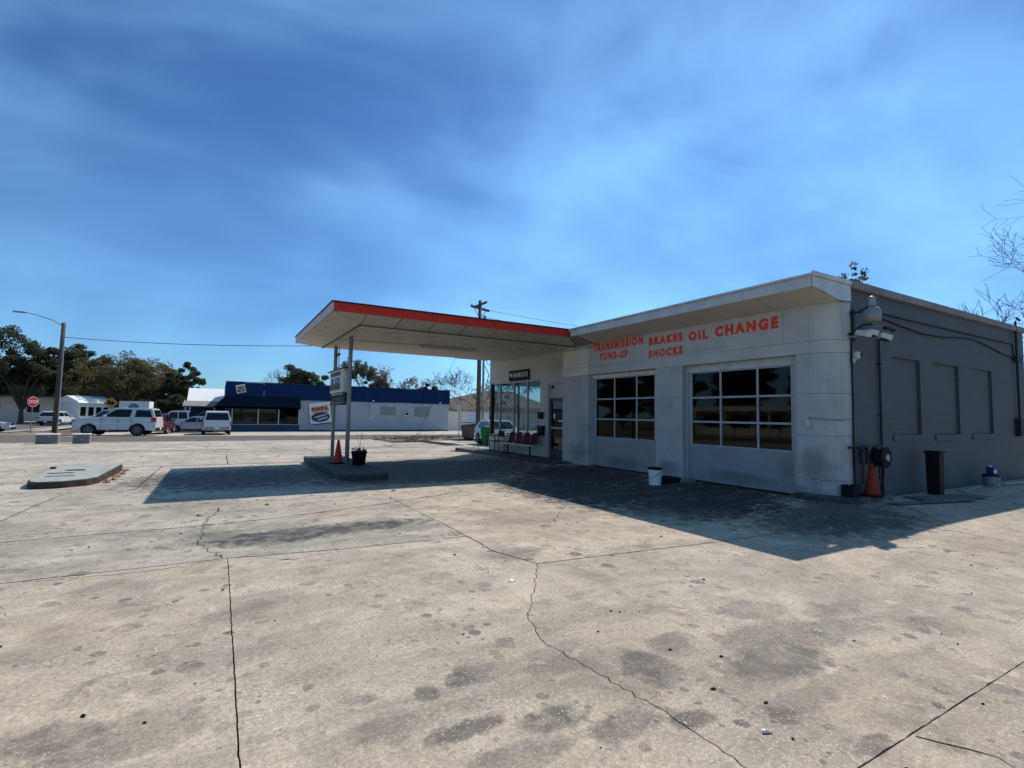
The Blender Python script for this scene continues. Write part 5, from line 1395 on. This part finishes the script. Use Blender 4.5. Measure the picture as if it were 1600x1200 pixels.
# ------------------------------------------------------------------ the blue parts store
NZ = gz(10, 57)
NS = thing('parts_store', 'low pale store with navy top band, dark awning and front windows', 'store', (12, 57, NZ))
def np_(name, bm, mat, label=None, parent=NS):
    bm.transform(Matrix.Translation((-12, -57, -NZ)))
    o = obj(name, bm, mat, parent)
    if label: o['label'] = label
    return o
NY = 57.0
np_('wall', boxes(((7.3, NY, NZ - .2), (15.7, NY + .25, 2.79)), ((15.7001, NY, NZ - .2), (17.6, NY + .25, 1.28)), ((15.7001, NY, 2.45), (17.6, NY + .25, 2.79)), ((17.6001, NY, NZ - .2), (19.7, NY + .25, 2.79)),
                  ((19.7001, NY, NZ - .2), (21.62, NY + .25, 1.18)), ((19.7001, NY, 2.47), (21.62, NY + .25, 2.79)), ((21.6201, NY, NZ - .2), (24.1, NY + .25, 2.79)), ((23.85, NY + .2501, NZ - .2), (24.1, NY + 14, 2.79))), 'napawall')
np_('plinth', boxes(((.55, NY + .001, NZ - .2), (7.299, NY + .25, .22))), 'napablue')
np_('sill', boxes(((.9, NY - .06, .221), (7.28, NY + .25, .29))), 'napawall')
np_('wall', boxes(((.56, NY + .002, .30), (1.05, NY + .25, 2.79)), ((.56, NY + .251, NZ - .2), (.8, NY + 14, 2.79)), ((1.0501, NY + .002, 2.0), (7.298, NY + .25, 2.79))), 'napablue')
rr = random.Random(2)
xx = frange(.45, 24.2, 1.7)
for a, b in zip(xx, xx[1:]):
    np_('metal_panel', boxes(((a + .006, NY - .10 - rr.uniform(0, .012), 2.795), (b - .006, NY - .02, 4.46 + rr.uniform(-.012, .012)))), 'navy')
np_('metal_panel', boxes(((.45, NY + .001, 2.795), (.53, NY + 14, 4.46))), 'navy'); np_('metal_panel', boxes(((24.12, NY + .001, 2.795), (24.2, NY + 14, 4.46))), 'navy')
np_('coping', boxes(((.42, NY - .13, 4.475), (24.23, NY + .05, 4.52))), 'darkmetal')
np_('roof', boxes(((.55, NY + .1, 4.1), (24.1, NY + 14, 4.2))), 'roofing')
np_('interior', boxes(((.81, NY + 7, NZ), (7.3, NY + 7.1, 2.7)), ((.81, NY + .26, NZ), (7.29, NY + 6.99, NZ + .05)), ((.81, NY + .26, 2.72), (7.29, NY + 6.99, 2.78)), ((7.3001, NY + .26, NZ), (7.4, NY + 7, 2.7))), 'interior')
for i, (x, w_, h) in enumerate(((1.8, .9, 1.5), (3.4, 1.2, 1.2), (5.2, 1.1, 1.7), (6.3, .6, 1.4))):
    np_('shelf', boxes(((x, NY + 2.5 + i * .4, NZ + .06), (x + w_, NY + 3.0 + i * .4, NZ + .06 + h))), 'blind')
w = np_('storefront', boxes(*[((x - .05, NY + .02, .30), (x + .05, NY + .12, 1.94)) for x in (1.1, 3.42, 5.3, 7.24)], ((1.05, NY + .02, 1.94), (7.29, NY + .12, 1.995))), 'frame')
for a, b in ((1.15, 3.37), (3.47, 5.25), (5.35, 7.19)):
    np_('pane', boxes(((a, NY + .06, .295), (b, NY + .075, 1.998))), 'storeglass', parent=w)
np_('poster', boxes(((1.5, NY + .16, .4), (3.0, NY + .17, .95))), 'blind')
bm = bmesh.new()
AV = [(.50, NY - .11, 3.12), (7.28, NY - .11, 3.12), (7.28, NY - .80, 2.02), (-.45, NY - .80, 2.02), (-.45, NY + .5, 2.02), (.50, NY + .5, 3.12), (7.28, NY - .80, 1.84), (-.45, NY - .80, 1.84), (-.45, NY + .5, 1.84)]
av = [bm.verts.new(v) for v in AV]
for f in ((0, 1, 2, 3), (5, 0, 3, 4), (3, 2, 6, 7), (4, 3, 7, 8)): bm.faces.new([av[k] for k in f])
bmesh.ops.solidify(bm, geom=bm.faces[:], thickness=.02)
np_('awning', bm, 'awning')
bm = bmesh.new(); prism(bm, [(NY - .12, 3.08), (NY - .77, 1.98), (NY - .77, 1.86), (NY - .12, 1.95)], 7.25, 7.27, 'x'); np_('awning_end', bm, 'awning')
for x0, x1, z0, z1 in ((15.72, 17.58, 1.29, 2.44), (19.72, 21.60, 1.19, 2.46)):
    f = np_('window', boxes(((x0, NY + .02, z0), (x0 + .07, NY + .12, z1)), ((x1 - .07, NY + .02, z0), (x1, NY + .12, z1)), ((x0 + .0701, NY + .02, z0), (x1 - .0701, NY + .12, z0 + .07)), ((x0 + .0701, NY + .02, z1 - .07), (x1 - .0701, NY + .12, z1))), 'napawall')
    np_('shutter', boxes(*[((x0 + .08, NY + .06, z + .01), (x1 - .08, NY + .09, z + .075)) for z in frange(z0 + .08, z1 - .16, .085)], ((x0 + .075, NY + .10, z0 + .075), (x1 - .075, NY + .12, z1 - .075))), 'blind', parent=f)
ac = np_('air_conditioner', boxes(((18.55, NY - .28, 1.30), (19.08, NY - .001, 1.76)), bev=.02), 'cream')
np_('grille', boxes(((18.61, NY - .29, 1.40), (19.02, NY - .281, 1.70))), 'darkmetal', parent=ac)
np_('downpipe', tubes((((14.5, NY - .04, 2.75), (14.5, NY - .04, 1.2), (14.15, NY - .04, 1.12), (14.15, NY - .04, .95)), .03)), 'napawall')
np_('meter', boxes(((13.9, NY - .12, .9), (14.1, NY - .001, 1.1)), ((14.6, NY - .1, .9), (14.95, NY - .001, 1.05))), 'bluewhite')
for x, z in ((14.9, 2.95), (22.9, 2.93), (.2, 2.9)):
    bm = bmesh.new(); box(bm, (x - .08, NY - .24, z - .06), (x + .1, NY - .121, z + .07), .02); np_('wall_lamp', bm, 'siding')
np_('base_course', boxes(((7.3, NY - .02, NZ - .2), (24.1, NY - .001, NZ + .14))), 'awning')
np_('wall_stain', boxes(((17.95, NY - .004, .35), (18.1, NY - .001, .6))), 'blind')

def parts_sign(label, cx, cz, w, ang):
    t = thing('sign_board', label, 'sign', (cx, NY - .13, cz))
    t.rotation_euler = (0, -ang, 0)
    h = w * 1.03
    obj('board', boxes(((-w / 2, -.03, -h / 2), (w / 2, 0, h / 2))), 'signwhite', t)
    obj('edge', boxes(((w / 2 + .001, -.035, -h / 2 - .04), (w / 2 + .04 * w, 0, h / 2)), ((-w / 2 + .1 * w, -.035, -h / 2 - .045 * w), (w / 2, 0, -h / 2 - .001))), 'signnavy', t)
    bm = bmesh.new(); prism(bm, [(w * a, w * b) for a, b in ((-.40, .32), (.34, .36), (.43, .16), (.34, -.02), (.06, -.10), (-.34, -.02), (-.42, .14))], -.036, -.0305, 'y'); obj('hexagon', bm, 'signorange', t)
    bm = bmesh.new(); prism(bm, [(w * (-.01 + .44 * math.cos(a)), w * (-.21 + .24 * math.sin(a))) for a in [2 * math.pi * k / 28 for k in range(28)]], -.042, -.0365, 'y'); obj('oval', bm, 'signnavy', t)
    me = text_mesh('NAPA', w * .19, .002, .06, 1.25, w * .78); place_text('lettering', me, 'signnavy', (-w * .39, -.039, w * .11), (1, 0, 0), (0, 0, 1), t)
    bm = bmesh.new()   # flowing script, two lines
    for y0, x0, x1, n in ((-.155, -.3, .26, 15), (-.295, -.16, .3, 13)):
        pts = [(w * (x0 + (x1 - x0) * i / (n * 4) + .02 * math.sin(i * 1.7)), -.047, w * (y0 + .035 * math.sin(i * .9) + .10 * (i / (n * 4) - .5))) for i in range(n * 4 + 1)]
        tube(bm, pts, w * .015, 4)
    obj('script', bm, 'signwhite', t)
    return t
parts_sign('large tilted white sign reading NAPA on the pale store wall', 9.33, 1.53, 2.15, RAD(7))
parts_sign('small tilted white sign on the navy band at the store corner', 1.75, 3.80, .80, RAD(14))

# ------------------------------------------------------------------ neighbours in the distance
WSP = thing('workshop', 'low building with white metal roof and grey porch left of the blue store', 'building', (-1, 70, NZ))
def wp(name, bm, mat, par=WSP): return lp(name, bm, mat, par)
wp('wall', boxes(((-3.6, 70, NZ - .2), (6, 76, 2.6))), 'napablue')
bm = bmesh.new(); prism(bm, [(69.6, 2.62), (69.6, 2.7), (72.6, 4.3), (76.4, 2.7), (76.4, 2.62)], -3.3, 6, 'x'); wp('metal_roof', bm, 'siding')
bm = bmesh.new(); prism(bm, [(69.9, 2.75), (67.2, 2.1), (67.2, 1.98), (69.9, 2.6)], -3.6, 4.5, 'x'); wp('porch_roof', bm, 'roofing')
for x in (-3.3, -2.9, -.5, 2.0): wp('post', boxes(((x - .06, 67.3, NZ - .1), (x + .06, 67.42, 2.0))), 'siding')
wp('doorway', boxes(((-2.0, 69.93, NZ), (-.6, 69.99, 1.8)), ((0, 69.93, NZ + .8), (1.6, 69.99, 1.7))), 'darkframe')
bm = bmesh.new(); prism(bm, [(1.0, 2.7), (1.05, 3.3), (1.3, 3.8), (1.8, 4.0), (4, 4.0), (4, 2.7)], 64, 66, 'y'); tag(obj('side_awning', bm, 'awning'), 'dark rounded awning at the left rear of the blue store', 'awning')

LB = thing('long_building', 'long white low building in the shade of the left oaks', 'building', (-33, 103, -.47))
lp('wall', boxes(((-60, 103, -.7), (-20.4, 112, 3.1))), 'siding', LB)
lp('roof', boxes(((-60.4, 102.4, 3.11), (-20, 112.4, 3.35))), 'blind', LB)
for i in range(8): lp('window', boxes(((-56 + i * 4.4, 102.95, .9), (-54.6 + i * 4.4, 102.999, 2.2))), 'carglass', LB)
WH = thing('cottage', 'small bright white cottage with dark windows behind the white crossover', 'house', (-15.0, 85.5, -.47), RAD(42))
WH.scale = (.87, .87, .87)
obj('wall', boxes(((-2.2, -1.6, -.1), (2.2, 3.0, 3.2))), 'siding', WH)
bm = bmesh.new(); prism(bm, [(-2.0, 3.2), (3.4, 3.2), (3.2, 3.45), (.7, 4.3), (-1.8, 3.45)], -2.5, 2.5, 'x'); obj('roof', bm, 'siding', WH)
for x in (-1.6, -.55, .5, 1.5): obj('window', boxes(((x - .35, -1.64, 1.3), (x + .35, -1.601, 2.6))), 'carglass', WH)
obj('window', boxes(((2.201, -.8, 1.2), (2.24, .2, 2.3))), 'carglass', WH)

HB = thing('house', 'brown hip roofed house behind the pale fence', 'house', (34, 70, -.47))
lp('wall', boxes(((26.5, 68, -.6), (48, 80, 2.2))), 'vinyl', HB)
V = [(25.6, 67.2, 2.2), (49, 67.2, 2.2), (49, 81, 2.2), (25.6, 81, 2.2), (37.5, 74, 5.5), (43, 74, 5.5)]
o = obj_data('roof', [Vector(v) - HB.location for v in V], [(0, 1, 5, 4), (1, 2, 5), (2, 3, 4, 5), (3, 0, 4), (3, 2, 1, 0)], 'shingle', HB)
lp('window', boxes(((29, 67.94, .4), (30.4, 67.999, 1.6)), ((33, 67.94, .4), (34.4, 67.999, 1.6))), 'carglass', HB)
FN = thing('board_fence', 'pale cream board fence right of the blue store', 'fence', (29, 59, -.45))
for i in range(28):
    x = 24.4 + i * .5
    gate = 6 <= i <= 9
    lp('fence_board', boxes(((x + .006, 59 - (.05 if gate else 0), -.45), (x + .494, 59.04 - (.05 if gate else 0), 1.9 + (.03 if i % 5 == 0 else 0)))), 'bluewhite' if gate else 'vinyl', FN)
for i in range(7):
    x = 24.4 + i * 2.33
    lp('post', boxes(((x - .06, 58.86, -.5), (x + .06, 58.98, 2.0))), 'vinyl', FN)
lp('rail', boxes(((24.4, 58.9, 1.86), (38.4, 58.985, 1.98))), 'vinyl', FN)

# ------------------------------------------------------------------ trees
def limb_mesh(segs, mat, parent, name, seg=5):
    V, F = [], []
    for p0, p1, ra, rb in segs:
        s, u = frame_of(p1 - p0)
        b = len(V)
        for p, r in ((p0, ra), (p1, rb)):
            for k in range(seg):
                t = 2 * math.pi * k / seg
                V.append(p + (s * math.cos(t) + u * math.sin(t)) * r)
        for k in range(seg): F.append((b + k, b + (k + 1) % seg, b + seg + (k + 1) % seg, b + seg + k))
    return obj_data(name, V, F, mat, parent)

def grow(rnd, p, d, L, r, lev, out, ends, kids=(2, 3), spread=.6, shrink=.74, up_=.05, steps=3):
    """one limb in a few bent steps, then its forks"""
    q = p; rr0 = r
    for i in range(steps):
        k_ = .13 if lev > 2 else .24
        d = (d + Vector((rnd.gauss(0, k_), rnd.gauss(0, k_), rnd.gauss(0, k_ * .75) + up_ * .6))).normalized()
        n_ = q + d * (L / steps)
        r1 = r * (1 - .32 * (i + 1) / steps)
        out.append((q, n_, rr0, r1)); q, rr0 = n_, r1
        if lev <= 2 and i < steps - 1 and rnd.random() < .6:     # side twig
            s, u = frame_of(d); a = rnd.uniform(0, 6.28)
            grow(rnd, q, (d + (s * math.cos(a) + u * math.sin(a)) * spread * 1.3).normalized(), L * .5, r1 * .5, lev - 1, out, ends, kids, spread, shrink, up_, 2) if lev > 0 else None
    if lev <= 0:
        ends.append(q); return
    n = rnd.choice(kids)
    s, u = frame_of(d); a0 = rnd.uniform(0, 6.28)
    for k in range(n):
        a = a0 + 6.28 * k / n + rnd.uniform(-.5, .5)
        sp_ = spread * rnd.uniform(.6, 1.25)
        nd = (d + (s * math.cos(a) + u * math.sin(a)) * sp_ + Vector((0, 0, up_))).normalized()
        grow(rnd, q, nd, L * shrink * rnd.uniform(.8, 1.15), rr0 * (.72 if n < 3 else .62), lev - 1, out, ends, kids, spread, shrink, up_, steps)

def bare_tree(label, x, y, H, lev=5, seed=1, spread=.62, mat='twig', buds=0, lean=(0, 0), rad=None, kids=(2, 3), trunk=.27, up_=.06, minr=0.0, budmat='bud'):
    z = gz(x, y)
    t = thing('bare_tree', label, 'tree', (x, y, z), 0)
    rnd = random.Random(seed); out, ends = [], []
    r = rad or H * .017
    grow(rnd, Vector((0, 0, -.2)), Vector((lean[0], lean[1], 1)).normalized(), H * trunk, r, lev, out, ends, kids, spread, .78, up_)
    top = max(s[1].z for s in out); k = H / top
    out = [(a * k, b * k, max(ra, minr), max(rb, minr)) for a, b, ra, rb in out]
    limb_mesh([s for s in out if s[2] > r * .5], mat, t, 'trunk', 8)
    limb_mesh([s for s in out if s[2] <= r * .5], mat, t, 'crown', 3)
    if buds:
        pts = [e * k for e in ends] + [s[1] for s in out if s[2] < r * .12]
        leaf_cloud([(p, buds * 1.6) for p in pts], 7, buds * .7, budmat, t, seed, 'blossom')
    return t

def leaf_cloud(clumps, per, size, mat, parent, seed, name='crown', flat=.75):
    g = np.random.default_rng(seed)
    C = np.array([c[0] for c in clumps]); R = np.array([c[1] for c in clumps])
    n = len(C) * per
    c = np.repeat(C, per, 0); r = np.repeat(R, per)
    d = g.normal(size=(n, 3)); d /= np.linalg.norm(d, axis=1)[:, None]
    rad = (g.random(n) ** .45)[:, None] * r[:, None]
    p = c + d * rad * np.array([1, 1, flat])
    a = g.normal(size=(n, 3)); a /= np.linalg.norm(a, axis=1)[:, None]
    b = np.cross(a, g.normal(size=(n, 3))); b /= np.linalg.norm(b, axis=1)[:, None]
    s = (size * g.uniform(.5, 1.3, n))[:, None]
    V = np.empty((n, 4, 3))
    V[:, 0] = p + a * s; V[:, 1] = p + b * s * .55; V[:, 2] = p - a * s; V[:, 3] = p - b * s * .55
    me = bpy.data.meshes.new(name)
    me.vertices.add(n * 4); me.vertices.foreach_set('co', V.reshape(-1))
    me.loops.add(n * 4); me.loops.foreach_set('vertex_index', np.arange(n * 4, dtype=np.int32))
    me.polygons.add(n); me.polygons.foreach_set('loop_start', np.arange(0, n * 4, 4, dtype=np.int32))
    me.polygons.foreach_set('loop_total', np.full(n, 4, dtype=np.int32))
    me.update(); me.materials.append(M[mat])
    o = bpy.data.objects.new(name, me); COL.objects.link(o); o.parent = parent
    return o

def leafy_tree(label, x, y, H, R, leaf='leafdark', seed=1, base=.30, clumps=85, per=190, size=.17, flat=.62, name='oak_tree', gap=.0, kind=None):
    z = gz(x, y)
    t = thing(name, label, 'tree', (x, y, z), 0)
    rnd = random.Random(seed)
    cz0 = H * base; cz = (H + cz0) / 2; rz = (H - cz0) / 2
    cl = []
    lobes = [(Vector((rnd.uniform(-.5, .5) * R, rnd.uniform(-.5, .5) * R, cz + rnd.uniform(-.3, .42) * rz)), rnd.uniform(.42, .66)) for _ in range(7)]
    while len(cl) < clumps:
        o_, k = rnd.choice(lobes)
        d = Vector((rnd.gauss(0, 1), rnd.gauss(0, 1), rnd.gauss(0, 1))).normalized() * (rnd.random() ** .4)
        p = o_ + Vector((d.x * R * k, d.y * R * k, d.z * rz * k * 1.15))
        if p.z > H - .3 or p.z < cz0 * .8: continue
        cl.append((p, R * rnd.uniform(.09, .21)))
    leaf_cloud(cl, per, size, leaf, t, seed, 'crown', .7)
    segs = []
    fork = Vector((rnd.uniform(-.3, .3), rnd.uniform(-.3, .3), cz0 * .75))
    r0 = .021 * H
    segs.append((Vector((0, 0, -.3)), fork * .5, r0 * 1.25, r0)); segs.append((fork * .5, fork, r0, r0 * .85))
    for p, _ in rnd.sample(cl, min(22, len(cl))):
        m = fork.lerp(p, .5) + Vector((0, 0, R * .08)) + Vector((rnd.uniform(-.4, .4), rnd.uniform(-.4, .4), 0))
        segs.append((fork, m, r0 * .45, r0 * .22)); segs.append((m, p, r0 * .22, r0 * .05))
    limb_mesh(segs, 'bark', t, 'trunk', 6)
    return t

for lab, x, y, H, R, leaf, seed, kw in (
    ('dark oak at the left edge of the view, tallest of the group', -28.5, 96, 13.6, 6.5, 'leafdark', 1, dict(base=.16, clumps=120)),
    ('dark oak behind the stop sign, second from the left edge', -22.8, 91, 13.2, 5.6, 'leafdark', 2, dict(base=.16, clumps=110)),
    ('dark oak just right of the lamp pole', -17.8, 96, 11.6, 5.2, 'leafdark', 3, dict(base=.18, clumps=100)),
    ('wide olive brown tree above the long white SUV', -11.8, 91, 10.4, 6.6, 'leafbrown', 4, dict(base=.2, clumps=140, size=.14)),
    ('dark oak rising behind the right side of the olive brown tree', -7.2, 99, 10.6, 4.2, 'leafdark', 5, dict(base=.12)),
    ('dark green oak between olive brown tree and white porch building', -4.7, 90, 8.2, 3.4, 'leafdark', 6, dict(base=.08)),
    ('low green trees showing over the white upper wall beside the store', 1.5, 92, 6.6, 3.6, 'leafgreen', 7, dict(base=.1)),
    ('dark rounded evergreen above the awning end of the blue store', 10.9, 77, 9.0, 4.3, 'leafdark', 8, dict(base=.35, clumps=60)),
    ('dark bushy tree above the middle of the blue store roof', 20.7, 78, 7.6, 2.2, 'leafgreen', 9, dict(clumps=40)),
    ('dark green tree above the right end of the blue store roof', 27.3, 76, 7.2, 2.4, 'leafdark', 10, dict(clumps=45)),
    ('olive tree above the store roof beside the pink budded tree', 22.6, 79, 6.8, 2.0, 'leafbrown', 12, dict(clumps=35)),
    ('evergreen tree tip showing over the station roof near its corner', 30, 14.5, 10.7, 1.5, 'leafpale', 11, dict(base=.55, clumps=150, per=30, size=.08)),
    ):
    leafy_tree(lab, x, y, H, R, leaf, seed, **kw)
bg = leafy_tree('dark hedge of trees closing the view behind the cottage', -14, 122, 8.5, 9.0, 'leafdark', 21, base=.02, clumps=120, size=.3)
leafy_tree('dark trees closing the view left of the lamp pole', -33, 124, 8.5, 10.0, 'leafdark', 22, base=.02, clumps=120, size=.3)
leafy_tree('dark shrubs behind the parked cars under the oaks', -6.5, 84, 4.2, 3.8, 'leafdark', 23, base=.02, clumps=70, size=.2)
# sparse pale tree and bare trees
t = bare_tree('thin pale feathery tree just right of the canopy posts', 18.2, 76, 9.9, 6, 31, .40, 'palebark', .17, trunk=.26, minr=.02, budmat='leafpale')
bare_tree('bare grey tree over the store awning corner', 7.2, 80, 8.2, 5, 32, .6, 'palebark', minr=.02)
bare_tree('bare tree with pinkish buds above the store roof', 24.8, 77, 9.4, 6, 33, .72, 'twig', .13, trunk=.24, minr=.022)
bare_tree('bare spreading tree behind the fence right of the store', 29.8, 64, 8.6, 6, 34, .72, 'bark', trunk=.26, minr=.02)
bare_tree('second bare tree further right behind the utility pole', 33.5, 66, 8.0, 5, 35, .7, 'bark', minr=.02)
bare_tree('bare tree seen through the right panes of the office window', 38.5, 64, 9.4, 6, 36, .72, 'bark', trunk=.24, minr=.02)
bare_tree('bare tree seen through the middle panes of the office window', 34.8, 62, 8.4, 6, 37, .70, 'bark', trunk=.24, minr=.02)
bare_tree('bare tree reaching into the view at the upper right edge', 25.2, 3.7, 11.9, 6, 41, .70, 'twig', trunk=.3, lean=(-.05, .12), rad=.17, minr=.006)
bare_tree('bare twiggy tree behind the far end of the grey side wall', 33.5, 8.2, 8.3, 5, 42, .55, 'twig', trunk=.28, minr=.011)
bare_tree('small bare tree behind the station roof left of the twiggy tree', 36, 11.2, 8.3, 4, 43, .5, 'twig', minr=.010)

# ------------------------------------------------------------------ across the street behind the viewer (mirrored in the garage doors)
RB = thing('diner', 'low tan flat roofed building mirrored in the right garage door', 'building', (-37, 37, gz(-37, 37)))
lp('wall', boxes(((-43, 29, -.5), (-35, 46, 2.5))), 'cream', RB)
lp('fascia', boxes(((-43.4, 28.4, 2.501), (-33.6, 46.6, 3.1))), 'vinyl', RB)
for y in (30, 34, 38, 42): lp('window', boxes(((-34.999, y, .5), (-34.95, y + 2.6, 2.0))), 'carglass', RB)
for y in (29, 34.8, 40.6, 46): lp('post', boxes(((-33.9, y - .08, -.4), (-33.74, y + .08, 2.5))), 'siding', RB)
for i, (x, y, H, R_) in enumerate(((-48, 14, 11, 5.5), (-50, 25, 13, 6.5), (-49, 37, 12, 6), (-50, 49, 13, 6.5), (-44, 60, 12, 6), (-46, 72, 12, 6.5))):
    leafy_tree(['dark oak mirrored above the tan building, near end', 'dark oak mirrored above the tan building, second', 'dark oak mirrored above the tan building, third', 'dark oak mirrored above the tan building, far end',
                'dark oak mirrored in the left garage door, near one', 'dark oak mirrored in the left garage door, far one'][i], x, y, H, R_, 'leafdark', 60 + i, base=.03, clumps=110, per=70, size=.55)
